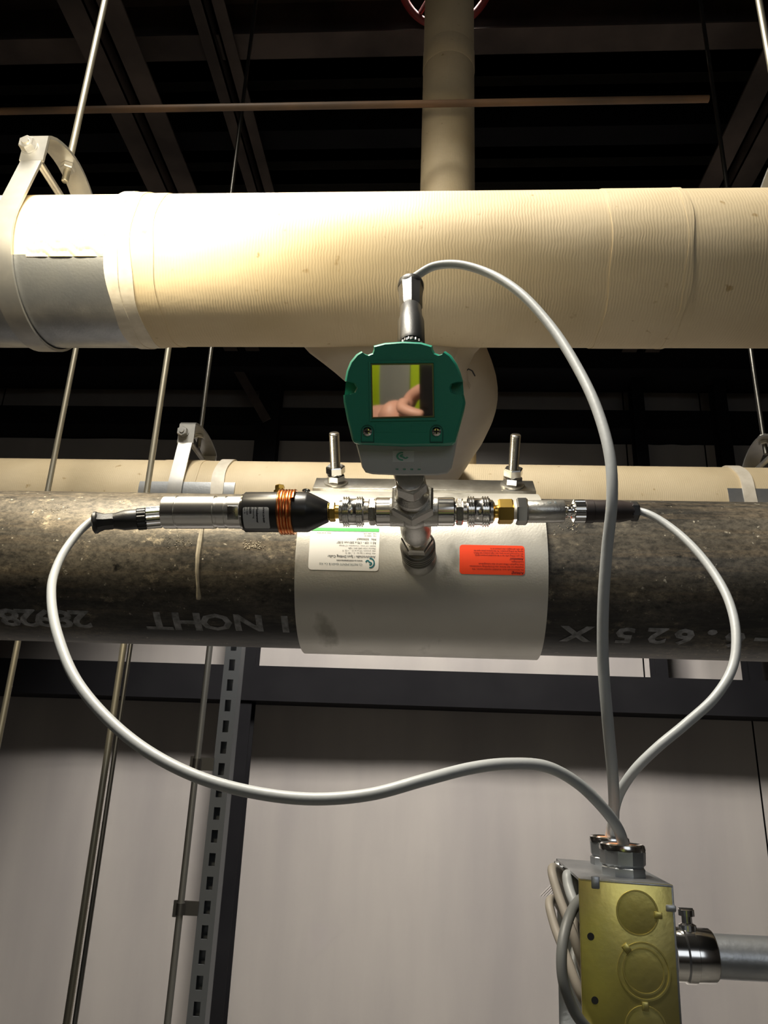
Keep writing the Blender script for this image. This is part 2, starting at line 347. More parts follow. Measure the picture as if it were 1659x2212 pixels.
# wall lining: quilted vinyl sheets hanging between the girts, each bulging a little
GZ = [(0.0, CAMZ+0.315), (CAMZ+0.47, CAMZ+1.83), (CAMZ+1.96, ZC)]
colx = [W(535, 1450, 3.8).x]
for k in range(1, 3): colx.append(colx[0]-1.75*k)
for px in (1415, 1612): colx.append(W(px, 1440, 3.8).x)
colx.append(max(colx)+1.75)
colx = sorted(colx)
edges = [XL]+[c for c in colx]+[XR]
for z0, z1 in GZ:
    if z0 == 0.0: edges_all = edges; edges = [XL]+colx[:3]+[W(1657, 1750, 3.95).x, colx[-1]+0.9, XR]
    else: edges = edges_all
    for i in range(len(edges)-1):
        x0, x1 = edges[i]+0.004, edges[i+1]-0.004
        if x1-x0 < 0.05: continue
        bm = bmesh.new(); nx, nz = 14, 10; G = []
        for a in range(nx+1):
            u = a/nx; G.append([bm.verts.new((x0+(x1-x0)*u, YB-0.004-0.03*math.sin(PI*u)*math.sin(PI*min(1, (b+0.5)/nz))**0.5-0.006*math.sin(u*17+b*0.25+i*2)*math.sin(PI*u), z0+(z1-z0)*b/nz)) for b in range(nz+1)])
        for a in range(nx):
            for b in range(nz): bm.faces.new((G[a][b], G[a+1][b], G[a+1][b+1], G[a][b+1]))
        bmesh.ops.solidify(bm, geom=bm.faces[:], thickness=0.02)
        obj('lining_panel', bm, wallm, wb)
def cbeam(name, x0, x1, z0, z1, yf, m):       # C shaped girt, open side up
    bm = bmesh.new(); box(bm, Vector(((x0+x1)/2, yf+0.004, (z0+z1)/2)), (x1-x0, 0.008, z1-z0)); 
    for z in (z0+0.004, z1-0.004): box(bm, Vector(((x0+x1)/2, yf+0.14, z)), (x1-x0, 0.26, 0.008))
    return struct(obj(name, bm, m, smooth=False))
cbeam('trim_1', XL, XR, CAMZ+0.295, CAMZ+0.463, 3.68, darkbeam)
cbeam('trim_2', XL, XR, CAMZ+1.835, CAMZ+1.95, 3.80, darkbeam)
cbeam('trim_3', XL, XR, CAMZ+2.10, CAMZ+2.42, 3.60, darkbeam)
for i, c in enumerate(colx):
    wd = 0.10 if i != 2 else 0.12
    bm = bmesh.new()
    zb0 = CAMZ+0.463 if c > colx[2]+0.1 else 0.0; wd = 0.06 if zb0 else wd
    for yy in (3.70, 3.785): box(bm, Vector((c, yy, (ZC+zb0)/2)), (wd, 0.008, ZC-zb0))
    box(bm, Vector((c, 3.743, (ZC+zb0)/2)), (0.008, 0.08, ZC-zb0))
    struct(obj('trim_%d' % (4+i), bm, darkbeam, smooth=False))
# brace behind the sensor, left
bm = bmesh.new(); A = W(497, 770, 3.66); B = W(560, 880, 3.66); D = (B-A).normalized(); box(bm, (A+B)/2, ((B-A).length*1.5, 0.006, 0.05), D, Vector((0, 1, 0)), D.cross(Vector((0, 1, 0)))); struct(obj('trim_20', bm, browbeam, smooth=False))
# corrugated roof deck
bm = bmesh.new(); pr = []; y = YF
while y < YB:
    pr += [(y, ZC), (y+0.05, ZC), (y+0.065, ZC+0.04), (y+0.125, ZC+0.04), (y+0.14, ZC)]; y += 0.15
rows = [[bm.verts.new((x, a, b)) for a, b in pr] for x in (XL, XR)]
for k in range(len(pr)-1):
    if abs(pr[k][0]-pr[k+1][0]) > 1e-6: bm.faces.new((rows[0][k], rows[1][k], rows[1][k+1], rows[0][k+1]))
bmesh.ops.solidify(bm, geom=bm.faces[:], thickness=0.003)
struct(obj('ceiling', bm, deckm, smooth=False))
# roof beams: pairs of angles along Y and joists along X
tn = 21
def ybeam(px, py, z, wd, ht, gap, m):
    global tn
    d = ray(px, py); P = Vector((0, 0, CAMZ))+d*((z)/d.z); x = P.x
    for s in (-1, 1):
        bm = bmesh.new(); box(bm, Vector((x+s*(gap/2+wd/2), (YF+3.6)/2, CAMZ+z+0.004)), (wd, 3.6-YF, 0.008)); box(bm, Vector((x+s*(gap/2+0.004), (YF+3.6)/2, CAMZ+z+ht/2)), (0.008, 3.6-YF, ht))
        struct(obj('trim_%d' % tn, bm, m, smooth=False)); tn += 1
ybeam(283, 210, 2.20, 0.085, 0.10, 0.03, browbeam)
ybeam(1620, 300, 2.20, 0.085, 0.10, 0.03, browbeam)
ybeam(505, 210, 2.42, 0.05, 0.10, 0.02, browbeam)
def xbeam(py, z, wd, ht, m):
    global tn
    d = ray(829, py); P = Vector((0, 0, CAMZ))+d*(z/d.z); bm = bmesh.new()
    for zz in (0.004, ht-0.004): box(bm, Vector(((XL+XR)/2, P.y, CAMZ+z+zz)), (XR-XL, wd, 0.008))
    box(bm, Vector(((XL+XR)/2, P.y, CAMZ+z+ht/2)), (XR-XL, 0.008, ht-0.016)); struct(obj('trim_%d' % tn, bm, m, smooth=False)); tn += 1
xbeam(95, 2.45, 0.10, 0.22, browbeam); xbeam(300, 2.52, 0.10, 0.18, darkbeam)
xbeam(-60, 2.45, 0.10, 0.22, browbeam)
# ------------------------------------------------------------------ pipes
Y1, Z1, R1 = 0.789, CAMZ+0.2035, 0.08415
Y2, Z2, R2 = 0.789, CAMZ+0.5985, 0.094
def pipe_bm(bm, yc, zc, R, x0=XL+0.0, x1=XR, seg=96, nx=60):
    return lathe(bm, Vector((x0, yc, zc)), Vector((1, 0, 0)), [((x1-x0)*i/nx, R) for i in range(nx+1)], seg)
# lower black steel pipe
bp = thing('steel_pipe', 'thick dark mill-scale steel pipe with white stencilled numbers, clamped by the bright collar', 'pipe', (0, Y1, Z1))
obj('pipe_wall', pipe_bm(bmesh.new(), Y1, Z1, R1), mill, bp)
stenc = mat('worn_stencil_paint', (0.34, 0.34, 0.35), 0.7, 0.0, var=(0.13, 0.13, 0.13), vscale=130)
def stencil(s, px, py, size, sx=1.35):
    X, a = cylhit(px, py+14, Y1, Z1, R1); size *= 1.4; bm = bmesh.new(); text_bm(bm, s, size, cylmap(X, a, Y1, Z1, R1), bold=0.0010, align='CENTER', sx=sx, cut=0.004)
    obj('stencil_lettering', bm, stenc, bp, smooth=False)
for s, px, py, sz in (('X', 1248, 1340, 0.021), ('5', 1352, 1343, 0.021), ('2', 1423, 1344, 0.021), ('6', 1482, 1346, 0.021), ('.', 1540, 1348, 0.03), ('6', 1592, 1352, 0.021), ('-', 1648, 1356, 0.022),
                      ('1', 614, 1318, 0.022), ('NO', 498, 1314, 0.022), ('HT', 372, 1310, 0.024), ('2', 168, 1306, 0.024), ('8', 128, 1305, 0.024), ('9', 90, 1304, 0.024), ('2', 52, 1303, 0.024), ('8', 14, 1302, 0.024)):
    stencil(s, px, py, sz)
# paint run and cement splashes on the pipe
drip = mat('dried_paint_run', (0.50, 0.44, 0.33), 0.7, 0.0, var=(0.33, 0.29, 0.22), vscale=150)
bm = bmesh.new(); P = []; RR = []
for px, py, r in ((437, 1140, 0.0022), (433, 1165, 0.0030), (428, 1200, 0.0028), (426, 1235, 0.0022), (428, 1270, 0.0018), (429, 1288, 0.0026), (429, 1294, 0.0024)):
    X, a = cylhit(px, py, Y1, Z1, R1); P.append(Vector((X, Y1-R1*math.cos(a), Z1+R1*math.sin(a)))); RR.append(r)
tube(bm, P, RR, 8); obj('paint_run', bm, drip, bp)
def splat(px, py, n, sp, rmax):
    bm = bmesh.new(); 
    for k in range(n):
        X, a = cylhit(px+random.gauss(0, sp), py+random.gauss(0, sp*0.45), Y1, Z1, R1); r = random.uniform(0.2, 1)*rmax; N = Vector((0, -math.cos(a), math.sin(a)))
        lathe(bm, Vector((X, Y1, Z1))+N*(R1-0.0003), N, [(0, r), (0.0006, r*0.8), (0.0009, r*0.3)], 7, True, a0=random.random())
    o = obj('cement_splash', bm, drip, bp); o['kind'] = 'stuff'
splat(548, 1178, 110, 10, 0.0009); splat(388, 1172, 40, 14, 0.0006); splat(120, 1100, 30, 14, 0.0006); splat(1232, 1135, 40, 14, 0.0007)
# upper insulated pipe
ip = thing('insulated_pipe', 'thick pipe wrapped in cream canvas jacket crossing above the sensor', 'pipe', (0, Y2, Z2))
obj('canvas_jacket', pipe_bm(bmesh.new(), Y2, Z2, R2, seg=128, nx=200), canv, ip)
def band(px0, px1, py, R, t, name, m, parent, yc=Y2, zc=Z2, a0=0, a1=2*PI):
    xa, _ = cylhit(px0, py, yc, zc, R); xb, _ = cylhit(px1, py, yc, zc, R)
    bm = bmesh.new(); arcshell(bm, xa, xb, yc, zc, R-0.002, R+t, a0, a1, 96, 3)
    for v in bm.verts: v.co.x += 0.0012*math.sin(7*math.atan2(v.co.z-zc, v.co.y-yc)+v.co.x*300)
    return obj(name, bm, m, parent)
band(225, 252, 520, R2+0.0022, 0.0010, 'tape_band', tapem, ip); band(248, 281, 520, R2+0.0018, 0.0004, 'tape_band', tapem, ip)
band(281, 330, 520, R2, 0.0009, 'jacket_lap', canv, ip); band(1322, 1490, 520, R2, 0.0009, 'jacket_lap', canv, ip); band(1486, 1500, 520, R2, 0.0013, 'jacket_lap', canv, ip)
_, ash = cylhit(140, 549, Y2, Z2, R2+0.0015); xa_, _ = cylhit(58, 530, Y2, Z2, R2); xb_, _ = cylhit(226, 530, Y2, Z2, R2)
bm = arcshell(bmesh.new(), xa_, xb_, Y2, Z2, R2-0.001, R2+0.0012, ash-0.03, ash+0.62, 30, 60)
for v in bm.verts:
    dy, dz = Y2-v.co.y, v.co.z-Z2; rr0 = math.hypot(dy, dz); an = math.atan2(dz, dy)
    if rr0 > R2: 
        u = (v.co.x-xa_)/(xb_-xa_); h = abs(math.sin(u*9+an*26+math.sin(u*21)*0.8))**0.6*0.0028*max(0, 1-(an-ash)/0.6)*math.sin(PI*min(1, max(0.05, u)))**0.3; f = (rr0+h)/rr0; v.co.y = Y2-dy*f; v.co.z = Z2+dz*f
obj('crumpled_jacket', bm, canv, ip)
# galvanised saddle shield under the insulation at the hanger
_, ash = cylhit(140, 549, Y2, Z2, R2+0.0015); xs1, _ = cylhit(233, 600, Y2, Z2, R2); xs0 = xs1-0.30
bm = bmesh.new(); arcshell(bm, xs0, xs1, Y2, Z2, R2+0.0004, R2+0.0019, ash-PI+0.3, ash, 64, 2)
tag(obj('insulation_shield', bm, galv), 'half-round grey galvanised sheet under the upper pipe inside the big strap hanger', 'shield')
def rod_bm(bm, P0, P1, r, seg=10, pitch=0.002):
    L = (P1-P0).length; n = int(L/pitch); prof = []
    for k in range(n): prof += [(k*pitch, r*0.86), ((k+0.5)*pitch, r)]
    return lathe(bm, P0, P1-P0, prof, seg)
def clevis(label, rlabel, X0, yc, zc, R, wd, rtop, bolt_dz, top_dz, hw, rr=0.0048, lower=0.0):
    """clevis hanger: U strap round the pipe, yoke above it, cross bolt, nuts, threaded rod"""
    t = thing('clevis_hanger', label, 'pipe hanger', (X0, yc, zc+top_dz), 'steel strap hangers carrying the insulated pipes')
    rs = R+0.0035; zb = zc+bolt_dz
    pts = [Vector((X0, yc-hw, zb+0.016))]
    ang = 0.30
    for k in range(5): pts.append(Vector((X0, yc-hw-(rs*math.cos(ang)-hw)*k/4, zb-0.004-(zb-0.004-zc-rs*math.sin(ang))*k/4)))
    for k in range(1, 33):
        a = ang-(PI+2*ang)*k/32; pts.append(Vector((X0, yc-rs*math.cos(a), zc+rs*math.sin(a))))
    for k in range(1, 6): pts.append(Vector((X0, yc+(rs*math.cos(ang)-(rs*math.cos(ang)-hw)*k/5), zc+rs*math.sin(ang)+(zb-zc-rs*math.sin(ang))*k/5)))
    pts.append(Vector((X0, yc+hw, zb+0.016)))
    obj('lower_strap', ribbon(bmesh.new(), pts, wd, 0.0035), zinc, t)
    yk = [(-hw-0.004, bolt_dz-0.021), (-hw-0.004, bolt_dz+0.018), (-hw+0.001, bolt_dz+0.0225)]
    for k in range(1, 12):
        a = k/12; yk.append((-hw+0.001+(2*hw-0.002)*a, bolt_dz+0.0225+(top_dz-bolt_dz-0.0225)*math.sin(PI*a)**0.8))
    yk += [(hw-0.001, bolt_dz+0.0225), (hw+0.004, bolt_dz+0.018), (hw+0.004, bolt_dz-0.021)]
    obj('yoke', ribbon(bmesh.new(), [Vector((X0, yc+a, zc+b)) for a, b in yk], wd+0.004, 0.004), zinc, t)
    bo = obj('cross_bolt', lathe(bmesh.new(), Vector((X0-wd*0.22, yc-hw-0.018, zb)), Vector((0, 1, 0)), [(0, 0.0045), (0.001, 0.005), (2*hw+0.034, 0.005)], 16), zinc, t)
    obj('nut', hexnut(bmesh.new(), Vector((X0-wd*0.22, yc-hw-0.006, zb)), Vector((0, -1, 0)), 0.0105, 0, 0.010), zinc, t, sharp=20)
    obj('washer', lathe(bmesh.new(), Vector((X0-wd*0.22, yc-hw-0.0062, zb)), Vector((0, 1, 0)), [(-0.0012, 0.011), (0.0002, 0.011)], 24), zinc, t)
    top = Vector((X0, yc, zc+top_dz))
    obj('nut', hexnut(bmesh.new(), top, Vector((0, 0, 1)), 0.010, 0.002, 0.010), zinc, t, sharp=20); obj('nut', hexnut(bmesh.new(), top, Vector((0, 0, -1)), 0.010, 0.002, 0.010), zinc, t, sharp=20)
    obj('hanger_rod', rod_bm(bmesh.new(), top+Vector((0, 0, -0.030)), Vector((X0, yc, rtop)), rr), rodm if yc < 1 else darksteel, t, sharp=80)  # far rods get darker steel in place of the shade they hang in
    return t
BZ, TZ, HW = 0.132, 0.180, 0.072
xh = W(80, 320, Y2-HW).x
clevis('large bright clevis hanger with zinc strap round the upper cream pipe at left', '', xh, Y2, Z2, R2+0.0019, 0.027, ZC-0.0, BZ, TZ, HW)
# nearer rod at the right edge belongs to the next hanger of the same pipe
xr2 = W(1650, 60, Y2).x
clevis('clevis hanger of the upper cream pipe, only its bright rod seen at the right edge', '', xr2, Y2, Z2, R2, 0.027, ZC, BZ, TZ, HW)
# far pipe, lower and behind
Y3, R3 = 1.35, 0.094
d = ray(829, 1000); e3 = math.atan2(d.z, d.y)
lo, hi = 0.0, 1.0
for _ in range(40):
    z = (lo+hi)/2
    if math.atan2(z, Y3)+math.asin(R3/math.hypot(z, Y3)) < e3: lo = z
    else: hi = z
Z3 = CAMZ+z
fp = thing('insulated_pipe', 'cream wrapped pipe running behind the dark steel pipe, only its top showing', 'pipe', (0, Y3, Z3))
obj('canvas_jacket', pipe_bm(bmesh.new(), Y3, Z3, R3, nx=80), canv, fp)
tb_ = lambda px0, px1: band(px0, px1, 1050, R3+0.0022, 0.0012, 'tape_band', tapem, fp, Y3, Z3)
tb_(455, 482); tb_(1603, 1630); band(330, 420, 1050, R3, 0.001, 'jacket_lap', canv, fp, Y3, Z3)
for a, b, py, lab in ((300, 507, 1042, 'pale galvanised half sheet under the far pipe inside the small hanger, left'), (1573, 1740, 1057, 'dark galvanised half sheet under the far pipe at the right edge')):
    x0, _ = cylhit(a, py+12, Y3, Z3, R3); x1, _ = cylhit(b, py+12, Y3, Z3, R3); _, aa = cylhit((a+b)/2, py, Y3, Z3, R3)
    bm = bmesh.new(); arcshell(bm, x0, x1, Y3, Z3, R3+0.0004, R3+0.002, aa-PI+0.2, aa, 48, 2); tag(obj('insulation_shield', bm, galv), lab, 'shield')
x3 = W(403, 950, Y3-HW).x
clevis('small clevis hanger with square bolted end on the far cream pipe, left of the sensor', '', x3, Y3, Z3, R3+0.002, 0.027, ZC, BZ-0.005, TZ-0.02, HW)
x4 = W(1650, 950, Y3).x
clevis('clevis hanger arching over the far cream pipe at the right edge', '', x4, Y3, Z3, R3+0.002, 0.027, ZC, BZ-0.02, TZ-0.02, HW)
# riser and the insulated elbow behind the sensor
Pr = W(967, 410, Y3)
rz = thing('riser_pipe', 'vertical cream wrapped pipe rising behind the upper pipe into the dark roof', 'pipe', (Pr.x, Y3+0.02, Z3))
obj('canvas_jacket', lathe(bmesh.new(), Vector((Pr.x, Y3+0.02, Z3+R3*0.9)), Vector((0, 0, 1)), [(0, 0.0625), (1.0, 0.0625), (2.0, 0.0625), (ZC-Z3-R3*0.9, 0.0625)], 64), canv, rz)
obj('jacket_lap', lathe(bmesh.new(), Vector((Pr.x, Y3+0.02, CAMZ+1.62)), Vector((0, 0, 1)), [(0, 0.0628), (0.003, 0.0636), (0.06, 0.0636), (0.063, 0.0628)], 64), canv, rz)
el = [(860, 690, 0.85, .066), (895, 750, .88, .078), (936, 805, 0.93, .082), (962, 850, 0.98, .077), (962, 900, 1.06, .071), (946, 950, 1.15, .066), (925, 1000, 1.24, .062), (905, 1040, 1.32, .055)]
pp = [W(a, b, c) for a, b, c, r in el]; cp = catmull(pp, 6); rr_ = []
for i in range(len(cp)):
    t = i/6; k = min(int(t), len(el)-2); f = t-k; rr_.append(el[k][3]*(1-f)+el[k+1][3]*f)
pale = mat('pale_plaster_jacket', (0.62, 0.56, 0.47), 0.6, 0.0, var=(0.52, 0.44, 0.34), vscale=9, bump=0.6, bscale=35)
et = thing('insulated_elbow', 'pale plastered pipe elbow bulging behind the green sensor head', 'pipe elbow', pp[3])
obj('elbow_jacket', tube(bmesh.new(), cp, rr_, 48), pale, et)
cr = [onplane(x, y, W(1000, 800, 0.86), Vector((0, -1, 0))) for x, y in ((992, 797), (1005, 803), (1012, 797), (1020, 801), (1026, 812))]
fx = W(846, 765, .86).x; rr3 = []
pe_ = pp[3]-Vector((0, 0, CAMZ))
for dx, z_, yy, rx, ry in ((0, .545, .845, .135, .020), (0, .520, .852, .110, .030), (.010, .502, .864, .090, .040), (.028, .484, .885, .076, .052), (pe_.x-fx, pe_.z, pe_.y, .066, .062)):
    rr3.append([Vector((fx+dx+rx*math.cos(2*PI*k/48), yy+ry*math.sin(2*PI*k/48), CAMZ+z_)) for k in range(48)])
obj('elbow_flare', loft(bmesh.new(), rr3), pale, et)
bm = bmesh.new()
def near(p): 
    j = min(range(len(cp)), key=lambda k: (cp[k]-p).length); C = Vector((0, 0, CAMZ)); D = (p-C).normalized(); 
    # march the ray to the elbow surface
    s = 0.6
    while s < 1.6:
        q = C+D*s
        for k in range(len(cp)-1):
            ab = cp[k+1]-cp[k]; tt = max(0, min(1, (q-cp[k]).dot(ab)/ab.dot(ab))); m_ = cp[k]+ab*tt
            if (q-m_).length < rr_[k]*(1-tt)+rr_[k+1]*tt+0.0004: return q
        s += 0.002
    return None
cq = [q for q in (near(p) for p in cr) if q]
if len(cq) > 2: obj('crack', tube(bmesh.new(), cq, 0.0009, 6), ink, et)
# thin rusty conduit crossing in front of the riser
A = W(-400, 247, 1.20); A.z = W(829, 226, 1.20).z; Bx = W(1530, 210, 1.20).x
tag(obj('steel_conduit', lathe(bmesh.new(), Vector((XL, 1.20, A.z)), Vector((1, 0, 0)), [(0, .0075), (Bx-XL, .0075)], 16), rust), 'thin rusty brown conduit crossing in front of the riser pipe', 'conduit')
# valve wheel behind the riser top
wc = W(963, -62, 1.50); vt = thing('valve_wheel', 'dark red valve handwheel round the top of the riser pipe', 'valve wheel', wc)
n_ = Vector((0, -0.75, -0.66)).normalized(); b1, b2 = perp(n_)
ring = [wc+(b1*math.cos(k*PI/24)+b2*math.sin(k*PI/24))*0.135 for k in range(48)]
bm = bmesh.new(); sg = 12; rg = []
for k in range(48):
    c_ = (ring[k]-wc).normalized(); rg.append([bm.verts.new(ring[k]+(c_*math.cos(2*PI*j/sg)+n_*math.sin(2*PI*j/sg))*0.011) for j in range(sg)])
for k in range(48):
    for j in range(sg): bm.faces.new((rg[k][j], rg[k][(j+1) % sg], rg[(k+1) % 48][(j+1) % sg], rg[(k+1) % 48][j]))
obj('rim', bm, redpaint, vt)
for k in range(5): obj('spoke', tube(bmesh.new(), [wc+b1*math.cos(k*1.2566)*0.02+b2*math.sin(k*1.2566)*0.02, wc+b1*math.cos(k*1.2566)*0.13+b2*math.sin(k*1.2566)*0.13], 0.007, 8), redpaint, vt)
obj('hub', lathe(bmesh.new(), wc-n_*0.015, n_, [(0, .026), (0.03, .026)], 20), redpaint, vt)
obj('valve_stem', lathe(bmesh.new(), wc-n_*0.012, -n_, [(0, .01), (0.16, .01)], 12), darksteel, vt)
# ------------------------------------------------------------------ hanging rods and channels behind
ZT = 0.95
def longrod(px, py, Y, r, lab, m=rodm, zt=CAMZ+0.955):
    P = W(px, py, Y); t = thing('threaded_rod', lab, 'rod', (P.x, Y, ZT), 'long rods hanging behind the dark pipe')
    obj('rod', rod_bm(bmesh.new(), Vector((P.x, Y, ZT-0.05)), Vector((P.x, Y, zt)), r, 8, 0.0025), m, t, sharp=80)
    obj('nut', hexnut(bmesh.new(), Vector((P.x, Y, ZT+0.021)), Vector((0, 0, 1)), r*2, 0, r*1.7), zinc, t, sharp=20)
    return P.x
xa = longrod(267, 1395, 1.12, 0.0055, 'bright threaded rod, right one of the close pair hanging left of the cable loop')
xb = longrod(37, 1395, 1.12, 0.0050, 'leftmost thin bright threaded rod, behind the dark pipe')
xc = longrod(237, 1700, 1.35, 0.0045, 'darker thin rod close beside the bright threaded rod', darksteel, Z3-R3+0.004)
zt = CAMZ+0.93
bm = bmesh.new(); box(bm, Vector(((XL+XR)/2, 1.12, zt+0.02)), (XR-XL, 0.041, 0.041), bev=0.002); tag(obj('support_channel', bm, galv), 'galvanised channel hidden behind the upper pipe that the thin rods hang from', 'channel')
bm = bmesh.new(); box(bm, Vector(((xa+xb)/2-0.1, 1.12, ZT)), (xa-xb+0.5, 0.041, 0.041), bev=0.002)
tag(obj('trapeze_channel', bm, galv), 'galvanised channel joining the hanging rods below the frame', 'channel')
# slotted strut channel: a U section with a row of slots in its face
P = W(495, 1497, 1.88); xs = P.x
st = thing('strut_channel', 'tall slotted galvanised strut channel standing before the dark column, left', 'strut channel', (xs, 1.88, 0))
bm = bmesh.new(); Ht = CAMZ+0.50; pit = 0.05; z = 0.0; wS = 0.041
for s in (-1, 1):
    box(bm, Vector((xs+s*(wS/2-0.0013), 1.88+wS/2, Ht/2)), (0.0026, wS, Ht)); box(bm, Vector((xs+s*0.014, 1.88, Ht/2)), (0.0131, 0.0026, Ht))
box(bm, Vector((xs, 1.88+wS, Ht/2)), (wS, 0.0026, Ht))
while z < Ht:
    box(bm, Vector((xs, 1.88, z+0.011)), (0.0149, 0.0026, 0.022)); z += pit
obj('channel_body', bm, mat('grey_strut_zinc', (0.13, 0.14, 0.15), 0.5, 0.5), st, smooth=False)
tube_x = W(442, 1497, 1.86).x
ct = thing('steel_conduit', 'thin upright grey conduit clamped beside the slotted channel', 'conduit', (tube_x, 1.86, 0))
obj('tube_wall', lathe(bmesh.new(), Vector((tube_x, 1.86, 0)), Vector((0, 0, 1)), [(0, .0078), (CAMZ+0.50, .0078)], 16), mat('dull_zinc_tube', (0.30, 0.30, 0.28), 0.4, 0.8), ct)
for py in (1650, 1965):
    z = W(430, py, 1.86).z; bm = bmesh.new(); box(bm, Vector(((tube_x+xs-0.02)/2, 1.872, z)), (xs-0.02-tube_x+0.004, 0.004, 0.030)); lathe(bm, Vector((tube_x, 1.86, z-0.012)), Vector((0, 0, 1)), [(0, .0095), (.024, .0095)], 16); box(bm, Vector((tube_x-0.012, 1.86, z)), (0.008, 0.006, 0.034))
    obj('pipe_clamp', bm, darksteel, ct)
# ------------------------------------------------------------------ drilling collar
RC = 0.0892
xc0, _ = cylhit(636, 1290, Y1, Z1, RC); xc1, _ = cylhit(1184, 1290, Y1, Z1, RC)
co = thing('drilling_collar', 'wide satin stainless clamp collar with white and orange stickers round the dark pipe', 'pipe collar', (0.03, Y1, Z1))
bm = bmesh.new(); arcshell(bm, xc0, xc1, Y1, Z1, RC-0.0018, RC, math.radians(-250), math.radians(100), 120, 6)
obj('band', bm, band_m, co)
bm = bmesh.new(); arcshell(bm, xc0+0.004, xc1-0.004, Y1, Z1, R1-0.0002, RC-0.0018, 0, 2*PI, 96, 2); obj('rubber_liner', bm, ringblk, co)
se = math.radians(46); sN = Vector((0, -math.cos(se), math.sin(se))); sW = Vector((0, math.sin(se), math.cos(se)))
P0 = Vector((0, 0.802, CAMZ+0.2995)); xp0 = onplane(684, 1045, P0, sN).x; xp1 = onplane(1150, 1050, P0, sN).x
pc = Vector(((xp0+xp1)/2, P0.y, P0.z))
bm = box(bmesh.new(), pc+sN*0.004+sW*0.016, (xp1-xp0, 0.032, 0.008), Vector((1, 0, 0)), sW, sN, bev=0.0012); obj('lug_bar', bm, steel, co)
bm = box(bmesh.new(), pc-sN*0.006+sW*0.018, (xp1-xp0-0.006, 0.028, 0.012), Vector((1, 0, 0)), sW, sN, bev=0.0012)
box(bm, Vector((pc.x, Y1+0.022, Z1+0.091)), (xp1-xp0-0.004, 0.020, 0.012), bev=0.001); obj('lug_bar', bm, steel, co)
for px in (728, 1104):
    b_ = onplane(px, 1037, P0+sN*0.008, sN); b_ = Vector((b_.x, 0, 0))+Vector((0, pc.y, pc.z))+sN*0.008+sW*0.016
    prof = []; L_ = 0.062; k = 0.004
    while k < L_-0.002: prof += [(k, 0.0053), (k+0.0007, 0.0060)]; k += 0.0014
    prof += [(L_-0.001, 0.0060), (L_, 0.0050)]
    s_ = obj('stud', lathe(bmesh.new(), b_, sN, prof, 20), mat('bright_stud', (0.72, 0.70, 0.66), 0.25, 1.0), co, sharp=80)
    obj('washer', lathe(bmesh.new(), b_, sN, [(0, .0140), (0.0022, .0140), (0.0024, 0.0135)], 32), steel, s_)
    obj('nut', hexnut(bmesh.new(), b_, sN, 0.0108, 0.0024, 0.0115, a0=0.3), chrome, s_, sharp=20); obj('nut', hexnut(bmesh.new(), b_, sN, 0.0112, 0.0118, 0.0215, a0=0.75), chrome, s_, sharp=20)
# white data sticker, upside down as in the place
X, a = cylhit(743.5, 1184, Y1, Z1, RC); LW, LH = 0.0695, 0.0445
f_ = cylmap(X, a, Y1, Z1, RC, -1, 0.00025); f2 = cylmap(X, a, Y1, Z1, RC, -1, 0.00045)
ws = obj('sticker', sticker_bm(LW, LH, 0.003, f_), paper, co, smooth=True); ws['label'] = 'white data sticker with green bar and teal emblem'
bm = bmesh.new(); g0 = -LH/2; 
for k in range(4): pass
vv = [[bm.verts.new(f2(u, g0+0.0003+0.0038*j/3)) for u in (-LW/2+0.001, LW/2-0.0005)] for j in range(4)]
for j in range(3): bm.faces.new((vv[j][0], vv[j][1], vv[j+1][1], vv[j+1][0]))
obj('green_bar', bm, greenink, ws, smooth=False)
bm = bmesh.new()
def T(s, size, u, v, sx=1.0, bold=0.0, align='LEFT', b=None, shear=0.0): text_bm(b or bm, s, size, f2, u, v, bold, align, sx, 0.004, shear)
u0 = -LW/2+0.0035
for s, sz, v, sx, bo in (('Anbohrschelle / Spot Drilling Collar', 0.00350, 0.0074, 0.93, 0.00004), ('max. Druck 11 bar bei  -5 ... +80 °C', 0.00215, 0.0043, 0.95, 0), ('max. pressure 159 psi at 23 ... +122 °F', 0.00215, 0.0018, 0.98, 0),
                     ('Material 1.4301 (AISI 304) / NBR', 0.00215, -0.0007, 0.95, 0), ('Stutzen 1/2" innen / Connection 1/2" female', 0.00215, -0.0032, 0.95, 0), ('RS 1 159 - 170 x 250 mm 0.50"', 0.0032, -0.0070, 0.96, 0.00003),
                     ('P/N   05000667', 0.0030, -0.0108, 1.0, 0.00003), ('V-B:   N004142', 0.0020, -0.0141, 0.95, 0), ('O/B:   60411275', 0.0020, -0.0166, 0.95, 0)):
    T(s, sz, u0, v, sx, bo)
T('Date: 22.07.2024', 0.0020, LW/2-0.0205, -0.0166)
obj('lettering', bm, ink, ws, smooth=False)
bm = bmesh.new(); T('CS INSTRUMENTS GmbH & Co. KG', 0.0030, u0+0.0125, 0.0152, 0.93, b=bm); obj('lettering', bm, greyink, ws, smooth=False)
bm = bmesh.new(); T('www.cs-instruments.com', 0.0025, u0+0.0125, 0.0118, 1.0, 0.00005, b=bm); obj('lettering', bm, ink, ws, smooth=False)
def emblem(bm, fm, cu, cv, s, wd):
    strip2d(bm, [(cu+s*0.9*math.cos(t), cv+s*math.sin(t)) for t in [math.radians(80+200*k/18) for k in range(19)]], wd, fm)
    P = [(0.15, 0.42), (-0.22, 0.30), (-0.28, 0.0), (-0.02, -0.12), (0.22, -0.25), (0.42, -0.50), (0.70, -0.50), (0.98, -0.18)]
    q = catmull([Vector((a*s*-1 if False else a*s, b*s, 0)) for a, b in P], 5); strip2d(bm, [(cu+v.x, cv+v.y) for v in q], wd, fm)
bm = bmesh.new(); emblem(bm, f2, u0+0.0050, 0.0145, 0.0045, 0.0013); obj('emblem', bm, tealink, ws, smooth=False)
